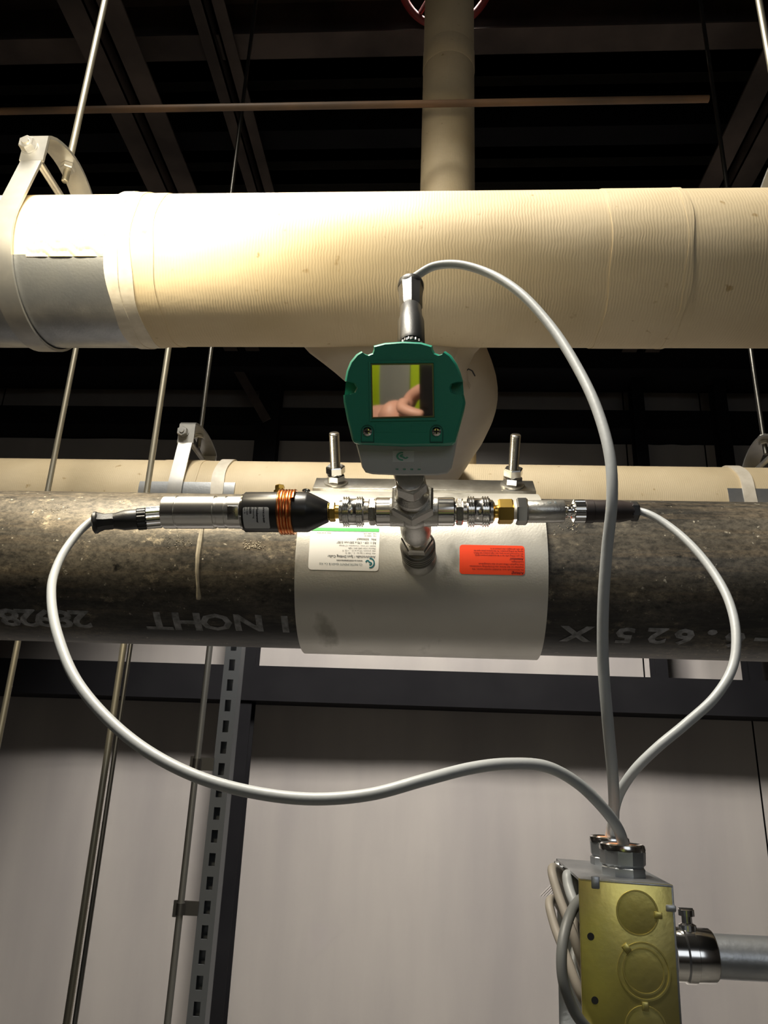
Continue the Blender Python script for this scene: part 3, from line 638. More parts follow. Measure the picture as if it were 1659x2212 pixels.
# orange warning sticker
X, a = cylhit(1063, 1209, Y1, Z1, RC); OW, OH = 0.0630, 0.0292
f_ = cylmap(X, a, Y1, Z1, RC, -1, 0.00025); f2 = cylmap(X, a, Y1, Z1, RC, -1, 0.00045)
os_ = obj('sticker', sticker_bm(OW, OH, 0.003, f_), redpaper, co); os_['label'] = 'orange red warning sticker with dark lettering'
bm = bmesh.new(); u0 = -OW/2+0.0012
for s, sz, v, sx, bo, sh in (('Achtung!', 0.0034, 0.0114, 0.95, 0.00010, 0), ('Die Anbohrschelle muss druckdicht montiert werden. Wir', 0.00225, 0.0087, 0.93, 0.00002, 0), ('empfehlen vor dem Bohren eine Druckprüfung vorzunehmen.', 0.00225, 0.0061, 0.93, 0.00002, 0), ('Dazu Kugelhahn öffnen und mit dem Leitungsdruck', 0.00225, 0.0035, 0.93, 0.00002, 0),
                         ('beaufschlagen.', 0.00225, 0.0009, 0.93, 0.00002, 0), ('Attention!', 0.0031, -0.0021, 1.0, 0.00008, 0.3), ('The spot drilling collar has to be assembled pressure-tightly.', 0.00215, -0.0048, 0.90, 0.00002, 0), ('We recommend you to carry out a high-pressure test before', 0.00215, -0.0071, 0.90, 0.00002, 0),
                         ('starting the drilling procedure. For this purpose please open the', 0.00215, -0.0094, 0.86, 0.00002, 0), ('ball valve and supply a line pressure to it.', 0.00215, -0.0117, 0.9, 0.00002, 0)):
    T(s, sz, u0, v, sx, bo, b=bm, shear=sh)
obj('lettering', bm, redink, os_, smooth=False)
# ------------------------------------------------------------------ measuring tree: outlet, cross, couplings
YA = 0.579
Bp = W(905, 1203, Y1-RC); Hd = W(886, 1032, 0.510); N = (Hd-Bp).normalized(); LN = (Hd-Bp).length
C0 = Bp+N*((Bp.y-YA)/-N.y)
LA = W(440, 1103, YA); RA = W(1250, 1101, YA); AX = (RA-LA).normalized(); LA = C0-AX*(C0-LA).dot(AX)
def tx(px):
    lo, hi = -1.0, 1.0
    for _ in range(40):
        m_ = (lo+hi)/2; q = C0+AX*m_-Vector((0, 0, CAMZ)); x = CX+F*q.dot(right)/q.dot(fwd)
        if x < px: lo = m_
        else: hi = m_
    return (lo+hi)/2
SC = scale_at(C0)
def seg_(bm, rows, seg=36, nl=6): return lathe(bm, C0, AX, [(tx(a), b/2/SC) for a, b in rows], seg)
# outlet on the collar
ou = thing('quick_coupling', 'dark ringed quick coupling standing out of the collar below the cross', 'coupling', Bp)
obj('socket', lathe(bmesh.new(), Bp-N*0.004, N, [(0, .0185), (0.005, 0.0165), (0.008, .0125), (0.020, .0125)], 36), cast, ou)
pr_ = [(0.010, .0140), (0.012, .0162)]
for k in range(4): pr_ += [(0.014+k*0.006, .0166), (0.0165+k*0.006, .0166), (0.0172+k*0.006, .0150), (0.0188+k*0.006, .0150)]
obj('sleeve', lathe(bmesh.new(), Bp, N, pr_+[(0.040, .0150), (0.041, .0125)], 40), darksteel, ou)
obj('hex_nut', hexnut(bmesh.new(), Bp, N, 0.0148, 0.042, 0.054, a0=0.5), nickel, ou, sharp=20)
obj('nipple', lathe(bmesh.new(), Bp, N, [(0.038, .0100), (0.075, .0100)], 28), nickel, ou)
# cross
tc0 = (C0-Bp).dot(N)
cr_ = thing('cross_fitting', 'dull stainless four-way cross fitting in the middle of the measuring tree', 'pipe fitting', C0)
bm = bmesh.new(); lathe(bm, Bp, N, [(tc0-0.050, .0128), (tc0-0.046, .0135), (tc0-0.030, .0135), (tc0-0.024, .0118), (tc0+0.012, .0118), (tc0+0.016, .0150)], 36)
lathe(bm, C0, AX, [(-0.0195, .0122), (-0.014, .0122), (-0.006, .0126), (0.006, .0126), (0.014, .0122), (0.0195, .0122)], 36)
bmesh.ops.create_uvsphere(bm, u_segments=32, v_segments=16, radius=0.0150, matrix=Matrix.Translation(C0)); obj('cross_body', bm, cast, cr_, sharp=50)
obj('hex_collar', hexnut(bmesh.new(), Bp, N, 0.0188, tc0+0.015, tc0+0.030, B=Vector((0, 0, 1)), a0=0, ch=0.08), cast, cr_, sharp=20)
for s, (p, q) in ((-1, (812, 852)), (1, (944, 982))):
    r = 0.5*62/SC
    bm = bmesh.new(); lathe(bm, C0, AX, [(tx(p), r*0.94), (tx(p)+0.001, r), (tx(q)-0.001, r), (tx(q), r*0.94)] , 40); obj('socket', bm, chrome, cr_)
for w2 in ([(848, 50), (870, 48)], [(925, 48), (946, 50)]): obj('socket_neck', seg_(bmesh.new(), w2), cast, cr_)
# couplings on the arms
def coupler(name, lab, hx, rings, necks, hm, hexd):
    t = thing(name, lab, 'coupling', C0+AX*tx((rings[0]+rings[1])/2), 'chrome quick couplings either side of the cross')
    obj('hex_nut', hexnut(bmesh.new(), C0, AX, hexd/2/SC, tx(hx[0]), tx(hx[1]), B=Vector((0, 0, 1)), a0=PI/6), hm, t, sharp=20)
    a, b = rings; n = 3; pr = [(a, 50), (a+1, 54)]; w_ = (b-a-12)/6.0
    for g0, k0 in ((a+2, 0), (a+2+(b-a)*0.62, 1)):
        for k in range(3):
            x = g0+k*(b-a)*0.105; pr += [(x, 60), (x+0.8, 66), (x+(b-a)*0.055, 66), (x+(b-a)*0.07, 60)]
        if k0 == 0: pr += [(a+(b-a)*0.36, 58), (a+(b-a)*0.60, 58)]
    pr += [(b, 56), (b+0.5, 48)]
    obj('knurled_sleeve', seg_(bmesh.new(), pr, 48), chrome, t)
    bm = bmesh.new()
    for rws in necks: seg_(bm, rws)
    obj('neck', bm, nickel, t)
    return t
coupler('quick_coupling', 'chrome ribbed quick coupling left of the cross, next to the black cone', (797, 811), (740, 787), [[(734, 50), (741, 50)], [(786, 46), (814, 46)]], nickel, 60)
coupler('quick_coupling', 'chrome ribbed quick coupling right of the cross, next to the brass nut', (985, 1000), (1008, 1058), [[(980, 44), (1010, 44)], [(1058, 52), (1064, 50), (1068, 38)]], nickel, 60)
# left instrument: black cone, copper coil, chrome transmitter
mc = thing('dew_point_sensor', 'chrome cylinder sensor in a black cone chamber wound with copper tube, left', 'sensor', C0+AX*tx(600))
obj('hex_nut', hexnut(bmesh.new(), C0, AX, 44/2/SC, tx(711), tx(725), B=Vector((0, 0, 1)), a0=PI/6), brass, mc, sharp=20)
obj('brass_nipple', seg_(bmesh.new(), [(706, 34), (712, 34), (724, 30), (742, 30)]), brass, mc)
obj('chamber', seg_(bmesh.new(), [(530, 84), (532, 88), (664, 88), (668, 86), (709, 46), (710, 44)], 56), blackm, mc, sharp=50)
obj('end_ring', seg_(bmesh.new(), [(525, 78), (531, 82)]), chrome, mc)
def coilpts():
    P = []; B, Cc = perp(AX); n = 5.2
    for k in range(int(n*36)+1):
        th = k/36*2*PI; t = tx(606)+(tx(639)-tx(606))*k/(n*36); P.append(C0+AX*t+(B*math.cos(th)+Cc*math.sin(th))*(46.8/SC))
    return P
obj('copper_coil', tube(bmesh.new(), coilpts(), 3.4/SC, 10), copper, mc)
upA = Vector((0, 0, 1)); upA = (upA-AX*upA.dot(AX)).normalized(); frA = AX.cross(upA)
if frA.y > 0: frA = -frA
Ps = C0+AX*tx(601)+upA*(43/SC)
sb = obj('brass_screw', lathe(bmesh.new(), Ps, upA, [(0, 13/SC), (6/SC, 13/SC), (7/SC, 10/SC), (10/SC, 10/SC)], 20), brass, mc); obj('screw_head', hexnut(bmesh.new(), Ps, upA, 11/SC, 9/SC, 19/SC), brass, sb, sharp=20)
Ps = C0+AX*tx(659)+upA*(42/SC); obj('steel_screw', lathe(bmesh.new(), Ps, upA, [(0, 6/SC), (5/SC, 6/SC), (6/SC, 9/SC), (9/SC, 9/SC), (11/SC, 5/SC)], 20), chrome, mc)
obj('sensor_body', seg_(bmesh.new(), [(355, 66), (357, 72), (384, 72.5), (385, 70), (387, 70), (388, 72.5), (466, 72.5), (467, 68), (473, 68), (474, 71), (490, 71), (491, 68), (494, 68), (495, 72), (528, 72)], 56), mat('polished_cylinder', (0.80, 0.79, 0.77), 0.26, 1.0), mc)
bm = bmesh.new(); frN = (frA*0.93-upA*0.36).normalized(); tn2 = AX.cross(frN)
box(bm, C0+AX*((tx(500)+tx(523))/2)+frN*(34.6/SC), (tx(523)-tx(500), 30/SC, 3.2/SC), AX, tn2, frN, bev=0.0003); obj('wrench_flat', bm, nickel, mc)
# its white label, print turned a quarter
def armmap(px, ang, R, off=0.0003):
    c = tx(px)
    def f(u, v):
        a = ang+v/R; return C0+AX*(c+u)+(frA*math.cos(a)+upA*math.sin(a))*(R+off)
    return f
Rb = 44/SC; fl = armmap(562.5, math.radians(-38), Rb); fl2 = armmap(562.5, math.radians(-38), Rb, 0.0005)
lb = obj('label', sticker_bm(56/SC, 50/SC, 4/SC, fl), mat('grey_white_label', (0.52, 0.53, 0.54), 0.5), mc)
def vert(fm): return lambda u, v: fm(-v, u)      # quarter turn
bm = bmesh.new()
rot = lambda u, v: fl2(v, -u)
for s, sz, ln, bo in (('www.cs-instr', 0.0024, 0.0072, .00012), ('Messkammer', 0.0024, 0.0015, .00012), ('Measuring', 0.0022, -0.0014, .00003), ('0699', 0.0026, -0.0046, .00015), ('P/N 0699', 0.0016, -0.0070, .00005), ('max. 16', 0.0016, -0.0090, .00005)):
    text_bm(bm, s, sz, rot, -0.0095, ln*0.95-0.001, bo, cut=None)
strip2d(bm, [(-0.009, 0.0085), (0.004, 0.0085)], 0.0003, rot)
obj('lettering', bm, ink, lb, smooth=False)
def knurl(name, a, b, d_, m, parent, n=28, axis=None, O=None, sc=None):
    bm = bmesh.new(); A = axis or AX; O = O or C0; B, Cc = perp(A); ra = d_/2; 
    t0, t1 = (tx(a), tx(b)) if sc is None else (a, b); k_ = SC if sc is None else 1
    rings = []
    for t, f in ((t0, 0.93), (t0+(t1-t0)*0.08, 1), (t1-(t1-t0)*0.08, 1), (t1, 0.93)):
        rings.append([bm.verts.new(O+A*t+(B*math.cos(2*PI*j/(n*4))+Cc*math.sin(2*PI*j/(n*4)))*(ra/k_*f*(1.0 if j % 4 < 2 else 0.94))) for j in range(n*4)])
    for i in range(3):
        for j in range(n*4): bm.faces.new((rings[i][j], rings[i][(j+1) % (n*4)], rings[i+1][(j+1) % (n*4)], rings[i+1][j]))
    bm.faces.new(rings[0][::-1]); bm.faces.new(rings[-1]); return obj(name, bm, m, parent, sharp=25)
# right instrument
pt = thing('pressure_sensor', 'small steel cylinder pressure sensor with brass nut on the right arm', 'sensor', C0+AX*tx(1170))
obj('brass_nipple', seg_(bmesh.new(), [(1060, 28), (1076, 28)]), brass, pt)
obj('brass_nut', hexnut(bmesh.new(), C0, AX, 55/2/SC, tx(1075), tx(1108), B=Vector((0, 0, 1)), a0=PI/6), brass, pt, sharp=20)
obj('sealing_tape', seg_(bmesh.new(), [(1107, 34), (1116, 34)]), paper, pt)
obj('hex_nut', hexnut(bmesh.new(), C0, AX, 60/2/SC, tx(1114), tx(1139), B=Vector((0, 0, 1)), a0=PI/6), chrome, pt, sharp=20)
sbd = obj('sensor_body', seg_(bmesh.new(), [(1136, 44), (1138, 47), (1140, 48.5), (1216, 48.5), (1218, 46)], 48), steel, pt)
fm = armmap(1190, math.radians(25), 24.3/SC, 0.0002); bm = bmesh.new(); text_bm(bm, 'O  E', 0.0040, lambda u, v: fm(u, v), 0, 0, align='CENTER'); obj('lettering', bm, greyink, sbd, smooth=False)
obj('thread', seg_(bmesh.new(), [(1217, 26), (1219, 30), (1221, 26), (1223, 30), (1226, 24), (1232, 24), (1234, 32), (1240, 32)]), chrome, pt)
# ------------------------------------------------------------------ sensor head
m_e = math.radians(-24); M = Vector((-0.02, -math.cos(m_e), math.sin(m_e))).normalized()
FP = W(870, 850, 0.458)
hU = Vector((1, 0, 0)); 
def fpt(px, py, back=0.0): return onplane(px, py, FP, M)-M*back
fc = fpt(870, 850)
sh = thing('flow_sensor', 'teal green and grey sensor head with square mirror-like display at the centre', 'sensor', Hd)
def arc(cx, cy, r, a0, a1, n): return [(cx+r*math.cos(math.radians(a0+(a1-a0)*k/n)), cy+r*math.sin(math.radians(a0+(a1-a0)*k/n))) for k in range(n+1)]
out = []
out += [(806, 745), (830, 739), (870, 736), (910, 738), (934, 745)]
out += [(935, 752), (940, 761), (950, 765), (959, 762), (962, 757)]      # right notch
out += [(975, 766), (988, 785), (996, 805), (1001, 823)]
out += [(990, 824), (978, 828), (974, 837), (978, 848), (990, 852), (1003, 853)]
out += [(1006, 868), (1003, 885), (993, 925), (984, 955), (978, 961), (960, 963)]
out += [(870, 964), (775, 960), (764, 957), (759, 950)]
out += [(748, 905), (741, 868), (740, 853), (752, 852), (763, 848), (768, 837), (763, 827), (752, 823), (743, 822)]
out += [(747, 800), (755, 780), (768, 764), (779, 757), (785, 762), (793, 765), (803, 761), (806, 753)]
def shrink(pts, k, cx=870, cy=850): return [(cx+(a-cx)*k, cy+(b-cy)*k) for a, b in pts]
bm = bmesh.new()
loft(bm, [[fpt(a, b, 0.0) for a, b in shrink(out, 0.955)], [fpt(a, b, 0.0018) for a, b in shrink(out, 0.99)], [fpt(a, b, 0.004) for a, b in out], [fpt(a, b, 0.018) for a, b in shrink(out, 1.01)]])
cv = obj('front_cover', bm, green, sh, sharp=30)
wo2 = [(a, b) for a, b in out if not (737 <= a <= 770 and 815 <= b <= 856 and a != 743 and a != 740) and not (973 <= a <= 1002 and 815 <= b <= 854 and a != 1001)]
bm = bmesh.new(); loft(bm, [[fpt(a, b, 0.0085) for a, b in shrink(wo2, 0.995)], [fpt(a, b, 0.0178) for a, b in shrink(wo2, 1.005)]]); obj('cover_back', bm, green, cv, sharp=30)
# recessed bezel around the display and the display itself
def quad_frame(name, o4, i4, z0, z1, m, parent):
    bm = bmesh.new(); A = [fpt(a, b, -z0) for a, b in o4]; B = [fpt(a, b, -z1) for a, b in i4]; C_ = [fpt(a, b, 0.001) for a, b in o4]; D_ = [fpt(a, b, 0.001) for a, b in i4]
    loft(bm, [C_, A, B, D_], False, False); return obj(name, bm, m, parent, smooth=False)
quad_frame('display_bezel', [(797, 781), (941, 779), (943, 908), (799, 910)], [(801, 785), (937, 784), (939, 903), (803, 905)], 0.0010, 0.0009, green, cv)
bm = bmesh.new(); prism(bm, [fpt(a, b, -0.0005) for a, b in ((801.5, 786), (936, 785), (938, 901), (803, 904))], [fpt(a, b, 0.001) for a, b in ((801.5, 786), (936, 785), (938, 901), (803, 904))])
obj('display_border', bm, mat('grey_green_border', (0.16, 0.20, 0.10), 0.3, 0.5), cv, smooth=False)
bm = bmesh.new(); q4 = ((804, 789), (933, 788), (935, 898), (806, 901)); prism(bm, [fpt(a, b, -0.0008) for a, b in q4], [fpt(a, b, 0.001) for a, b in q4])
obj('display', bm, screenm, cv, smooth=False)
hc_, vc_ = (fpt(880, 850)-fpt(870, 850)).normalized(), (fpt(870, 840)-fpt(870, 850)).normalized()
pm = scale_at(fc)
for px, py in ((794, 932), (943, 932)):
    P = fpt(px, py); r = 13/pm
    bm = bmesh.new(); rr2 = [(math.cos(t), math.sin(t)) for t in [math.radians(180*k/12) for k in range(13)]]+[(-1, -1.7), (1, -1.7)]
    # a raised rim of the slot with a dark pocket inside
    loft(bm, [[P+hc_*(a*r*1.12)+vc_*(b*r*1.12)-M*0.0005 for a, b in rr2], [P+hc_*(a*r*1.10)+vc_*(b*r*1.10)+M*0.0004 for a, b in rr2], [P+hc_*(a*r)+vc_*(b*r)+M*0.0004 for a, b in rr2], [P+hc_*(a*r)+vc_*(b*r)-M*0.0002 for a, b in rr2]])
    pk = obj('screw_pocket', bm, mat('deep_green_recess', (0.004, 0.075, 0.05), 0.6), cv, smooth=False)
    so = obj('screw', lathe(bmesh.new(), P+M*0.0002, M, [(0, 10/pm), (0.0010, 10/pm), (0.0022, 6/pm), (0.0024, 1/pm)], 24), chrome, cv)
    bm = bmesh.new()
    for a, b in ((1, 0.28), (0.28, 1)): box(bm, P+M*0.00265, (11/pm*a, 11/pm*b, 0.0004), hc_, vc_, M)
    obj('cross_slot', bm, ringblk, so)
# faint moulded marks below the display
bm = bmesh.new()
for cx_ in (828, 905):
    P = fpt(cx_, 925); box(bm, P+M*0.0000, (34/pm, 18/pm, 0.0006), hc_, vc_, M, bev=0.0001)
obj('moulded_mark', bm, green, cv, smooth=False)
# grey housing
wo = [(783, 770), (870, 752), (957, 770), (990, 800), (1000, 850), (998, 890), (990, 940), (982, 985), (976, 1012), (966, 1024), (945, 1028), (870, 1029), (800, 1026), (785, 1022), (777, 1010), (768, 975), (756, 930), (747, 880), (748, 850), (757, 800)]
bm = bmesh.new(); mid = (870, 890)
loft(bm, [[fpt(a, b, 0.013) for a, b in shrink(wo, 0.975, *mid)], [fpt(a, b, 0.0145) for a, b in wo], [fpt(a, b, 0.032) for a, b in shrink(wo, 1.01, *mid)], [fpt(a, b, 0.045) for a, b in shrink(wo, 0.93, *mid)], [fpt(a, b, 0.049) for a, b in shrink(wo, 0.80, *mid)]])
hs = obj('housing', bm, white, sh, sharp=40)
N3 = M; O3 = fpt(869, 986, 0.013)
pmk = scale_at(O3)
bm = bmesh.new(); box(bm, O3+M*0.0001, (46/pmk, 25/pmk, 0.0004), hc_, vc_, M); obj('logo_plate', bm, mat('pale_logo_plate', (0.60, 0.62, 0.60), 0.4), hs, smooth=False)
bm = bmesh.new(); fmm = planemap(O3, hc_, vc_, M, 0.0006); emblem(bm, lambda u, v: fmm(u*1.5, v), -1.5/pmk, 0, 8.0/pmk, 3.0/pmk); obj('emblem', bm, logogreen, hs, smooth=False)
bm = bmesh.new(); fmm = planemap(fpt(877, 1014, 0.0135), hc_, vc_, M, 0.0008)
for k in range(4): text_bm(bm, 'cs', 0.0018, fmm, (-25+k*16)/pmk, -0.0006, 0.00008, sx=1.5)
obj('lettering', bm, logogreen, hs, smooth=False)
# shaft between housing and cross
te = (Hd-Bp).dot(N)
obj('shaft', lathe(bmesh.new(), Bp, N, [(tc0+0.026, .0102), (te+0.001, .0102)], 32), steel, sh)
obj('shaft_cone', lathe(bmesh.new(), Bp, N, [(tc0+0.029, .0125), (tc0+0.036, .0135), (tc0+0.040, .0135), (tc0+0.047, .0105)], 36), cast, sh, sharp=20)
obj('shaft_nut', hexnut(bmesh.new(), Bp, N, 0.0128, te-0.018, te-0.002, B=Vector((0, 0, 1)), a0=0.2), cast, sh, sharp=20)
# ------------------------------------------------------------------ cables with their plugs
def plug_M12(O, A, sc, parent, parts=('knurl', 'body'), m=blackp):
    """screw plug: coupling ring, sleeve, faceted waist and a rear cap (lengths in photo pixels / sc)"""
    k = lambda v: v/sc
    obj('plug_sleeve', lathe(bmesh.new(), O, A, [(k(28), k(23)), (k(32), k(24.5)), (k(64), k(24.5)), (k(82), k(20)), (k(88), k(19))], 32), m, parent)
    bm = bmesh.new(); lathe(bm, O, A, [(k(86), k(19)), (k(92), k(21)), (k(110), k(21)), (k(124), k(26))], 8, True); obj('plug_grip', bm, m, parent, sharp=20)
    obj('plug_cap', lathe(bmesh.new(), O, A, [(k(123), k(24)), (k(127), k(27)), (k(133), k(27)), (k(137), k(20)), (k(138), k(9))], 32), m, parent)
def cable(lab, pts, r, m=cablem, loc=None, grp='grey signal cables from the junction box'):
    P = catmull([W(*p) if isinstance(p, tuple) else p for p in pts], 12); t = thing('signal_cable', lab, 'cable', P[0], grp)
    obj('cable_jacket', tube(bmesh.new(), P, r, 16), m, t); return t
# left plug
SCc = SC
O = C0+AX*tx(352); dl = (W(206, 1121, YA-0.012)-W(352, 1109, YA)).normalized(); O = W(350, 1117, YA)
c2 = cable('grey cable looping from the chrome sensor plug at left down to the junction box', [W(235, 1122, YA), (206, 1122, YA-0.004), (180, 1140, YA-0.01), (140, 1190, YA-0.03), (117, 1240, YA-0.05), (111, 1290, 0.50), (124, 1370, 0.465), (165, 1470, 0.44), (240, 1560, 0.425), (330, 1630, 0.415), (440, 1683, 0.41), (560, 1714, 0.41), (680, 1726, 0.41), (800, 1716, 0.41), (920, 1684, 0.415), (1020, 1659, 0.425), (1100, 1650, 0.435), (1180, 1656, 0.445), (1245, 1690, 0.455), (1300, 1742, 0.465), (1335, 1790, 0.475), (1348, 1830, 0.483), (1352, 1860, 0.487)], 0.00325)
knurl('coupling_ring', 0.000, 34/SC, 48/SC, chrome, c2, 20, dl, O, 1)
knurl('plug_knurl', 33/SC, 52/SC, 49/SC, blackp, c2, 18, dl, O, 1)
plug_M12(O+dl*(22/SC), dl, SC*1.12, c2)
obj('plug_tip', lathe(bmesh.new(), O-dl*0.004, dl, [(0, 12/SC), (0.006, 12/SC)], 16), chrome, c2)
# top plug of the sensor head
Pt0 = fpt(884, 742, 0.030); Pt1 = W(887, 612, 0.515); du = (Pt1-Pt0).normalized(); sct = scale_at(Pt0)
Lp = (Pt1-Pt0).length; Pend = Pt0+du*Lp
c1 = cable('grey cable arching over from the plug on top of the green sensor head', [Pend-du*0.01, Pend+du*0.004, (903, 594, 0.513), (935, 576, 0.508), (985, 571, 0.50), (1050, 588, 0.49), (1120, 630, 0.475), (1190, 705, 0.46), (1245, 790, 0.445), (1290, 885, 0.43), (1318, 990, 0.42), (1322, 1080, 0.42), (1311, 1190, 0.43), (1303, 1310, 0.44), (1303, 1430, 0.45), (1313, 1560, 0.46), (1324, 1680, 0.48), (1326, 1760, 0.51), (1322, 1815, 0.535), (1320, 1850, 0.54)], 0.0034)
knurl('plug_knurl', -2/sct, 9/sct, 56/sct, blackp, c1, 20, du, Pt0, 1)
k = lambda v: v/sct
q = lambda v: v*Lp/129
obj('plug_sleeve', lathe(bmesh.new(), Pt0, du, [(q(6), k(27)), (q(10), k(30)), (q(48), k(30)), (q(58), k(26)), (q(74), k(25)), (q(76), k(22))], 32), blackp, c1)
obj('plug_grip', lathe(bmesh.new(), Pt0, du, [(q(72), k(23)), (q(78), k(27)), (q(100), k(28)), (q(118), k(31))], 8, True), blackp, c1, sharp=20)
obj('plug_cap', lathe(bmesh.new(), Pt0, du, [(q(116), k(28)), (q(119), k(32)), (q(124), k(32)), (q(128), k(22)), (q(129), k(12))], 32), blackp, c1)
# right plug
c3 = cable('thin grey cable curving from the right pressure sensor plug to the junction box', [C0+AX*tx(1366), C0+AX*tx(1380), (1400, 1110, YA-0.004), (1440, 1133, YA-0.012), (1490, 1175, YA-0.025), (1540, 1235, YA-0.04), (1575, 1300, YA-0.055), (1590, 1370, 0.512), (1583, 1440, 0.505), (1545, 1505, 0.50), (1480, 1565, 0.50), (1420, 1615, 0.50), (1370, 1665, 0.505), (1338, 1715, 0.515), (1324, 1770, 0.53), (1316, 1815, 0.545), (1314, 1850, 0.55)], 0.0031)
knurl('coupling_ring', 1238, 1264, 50, chrome, c3, 26)
obj('plug_sleeve', seg_(bmesh.new(), [(1262, 46), (1264, 50), (1280, 50), (1281, 47), (1340, 47), (1362, 38), (1366, 38)]), brownp, c3)
obj('plug_cap', hexnut(bmesh.new(), C0, AX, 42/2/SC, tx(1361), tx(1378), B=Vector((0, 0, 1)), a0=0.2), blackp, c3, sharp=20)
# ------------------------------------------------------------------ junction box
BXP = W(1250, 1897, 0.4586); yaw = math.radians(2.3); tilt = math.radians(1.0)
bX = Vector((math.cos(yaw), -math.sin(yaw), -0.02)).normalized(); bZ = Vector((-math.sin(tilt)*0.6, 0, 1)).normalized(); bZ = (bZ-bX*bZ.dot(bX)).normalized(); bY = bZ.cross(bX)
bw, bd, bh, th = 0.0505, 0.100, 0.102, 0.0016
def bl(x, y, z): return BXP+bX*x+bY*y-bZ*z        # x right, y back, z down from the front top left corner
jb = thing('junction_box', 'square steel junction box with round knockouts, open side full of cables, lower right', 'junction box', bl(bw/2, bd/2, bh))
def plate(name, c, s, m, parent, bev=0.0004): return obj(name, box(bmesh.new(), bl(*c), s, bX, bY, bZ, bev), m, parent)
fr = plate('front_plate', (bw/2, th/2, bh/2), (bw, th, bh), boxm, jb)
plate('top_plate', (bw/2, bd/2, th/2), (bw-0.0004, bd, th), galv, jb); plate('bottom_plate', (bw/2, bd/2, bh-th/2), (bw, bd, th), galv, jb)
plate('rear_plate', (bw/2, bd-th/2, bh/2), (bw, th, bh), galv, jb); plate('side_plate', (bw-th/2, bd/2, bh/2), (th, bd, bh), galv, jb)
plate('corner_ear', (0.004, bd-0.012, 0.006), (0.008, 0.018, 0.0016), galv, jb)
obj('cover_screw', lathe(bmesh.new(), bl(0.001, bd-0.030, 0.003), -bX, [(-0.008, .0022), (0.003, .0022), (0.0032, .0045), (0.0055, .0042), (0.0062, .002)], 20), galv, jb)
def knock(px, py, d1, d2, tabang):
    P = onplane(px, py, bl(0, 0, 0), -bY); s = scale_at(P); t = None
    for i, D in enumerate([d for d in (d1, d2) if d]):
        r = D/2/s; wdt = 0.0006
        pr = [(-0.0004, r-wdt), (0.0005, r-wdt*0.7), (0.0005, r+wdt*0.7), (-0.0004, r+wdt)]
        t = obj('knockout_ring', lathe(bmesh.new(), P, -bY, pr, 64, False), boxm, fr, sharp=60)
    r = (d2 or d1)/2/s; obj('knockout_disc', lathe(bmesh.new(), P, -bY, [(-0.0002, r*0.97), (0.0002, r*0.95), (0.00045, r*0.6), (0.0005, r*0.1)], 64), boxm, fr)
    a = math.radians(tabang); q = P+(bX*math.cos(a)+bZ*math.sin(a))*(d1/2/s)
    u = bX*math.cos(a)+bZ*math.sin(a); v = -bX*math.sin(a)+bZ*math.cos(a)
    obj('knockout_tab', box(bmesh.new(), q-bY*0.0004, (0.0042, 0.0034, 0.001), u, v, -bY, 0.0003), boxm, fr)
knock(1377, 1972, 86, None, -2); knock(1391, 2098, 108, 86, 130); knock(1396, 2224, 86, None, 90)
for px, py in ((1276, 2023), (1285, 2161)):
    P = onplane(px, py, bl(0, 0, 0), -bY); s = scale_at(P)
    obj('screw_hole', lathe(bmesh.new(), P, -bY, [(-0.0006, 7.5/s), (0.00015, 7.5/s)], 24), ringblk, fr)
for c, s in (((0.0090, 0.0002, 0.0015), (0.0046, 0.002, 0.0065)), ((bw-0.002, 0.0002, 0.0115), (0.0055, 0.002, 0.0035))): plate('corner_notch', c, s, galv, jb, 0.0008)
# cable glands on the box top
def gland(px, py, Y, d_, lab, a0):
    zt = bl(bw/2, 0.03, 0).z; d = ray(px, py); P = W(px, py, Y); P.z = zt; s = scale_at(P); r = d_/2/s
    t = thing('cable_gland', lab, 'cable gland', P, 'metal cable glands on the junction box')
    obj('lock_nut', lathe(bmesh.new(), P, bZ, [(-0.0005, r*0.97), (0.0006, r), (0.0042, r), (0.0048, r*0.95)], 8, True, a0=a0), galv, t, sharp=20)
    obj('gland_body', lathe(bmesh.new(), P, bZ, [(0.0046, r*0.90), (0.0055, r*0.93), (0.0062, r*0.99), (0.0075, r), (0.0135, r*1.02)], 10, True, a0=a0), galv, t, sharp=25)
    obj('gland_rim', lathe(bmesh.new(), P, bZ, [(0.0133, r*1.0), (0.0145, r*1.02), (0.0165, r*0.98), (0.0172, r*0.90), (0.0160, r*0.72)], 40, True), chrome, t)
    obj('seal', lathe(bmesh.new(), P, bZ, [(0.0158, r*0.72), (0.0167, r*0.62), (0.0167, r*0.2)], 32, True), peach, t)
    return P
gland(1346, 1880, 0.486, 96, 'front metal cable gland on the junction box with one cable', 0.2)
gland(1318, 1858, 0.538, 84, 'rear metal cable gland half hidden behind the front one', 0.5)
# conduit with set screw connector, going right
Pc = W(1465, 2061, 0.505); cA = Vector((1, 0, 0))
sc_ = scale_at(Pc)
cn = thing('steel_conduit', 'galvanised conduit leaving the junction box to the right', 'conduit', Pc)
obj('tube_wall', lathe(bmesh.new(), Pc, cA, [(0.002, .0117), (0.2, .0117), (XR-Pc.x, .0117)], 40), galv, cn)
obj('connector', lathe(bmesh.new(), Pc, cA, [(-0.004, .0142), (0.002, .0142), (0.003, .0150), (0.008, .0150), (0.0085, .0143), (0.0185, .0143), (0.0195, .0136)], 40), chrome, cn)
Pq = Pc+Vector((0.006, -0.002, 0.0140)); ss = obj('set_screw', lathe(bmesh.new(), Pq, Vector((0, 0, 1)), [(-0.001, .0052), (0.002, .0050), (0.003, 0.0030), (0.0065, .0030), (0.0068, .0046), (0.0100, .0046), (0.0105, .0038)], 20), chrome, cn)
obj('screw_slot', box(bmesh.new(), Pq+Vector((0, 0, 0.0106)), (0.008, 0.0012, 0.0005)), ringblk, ss)
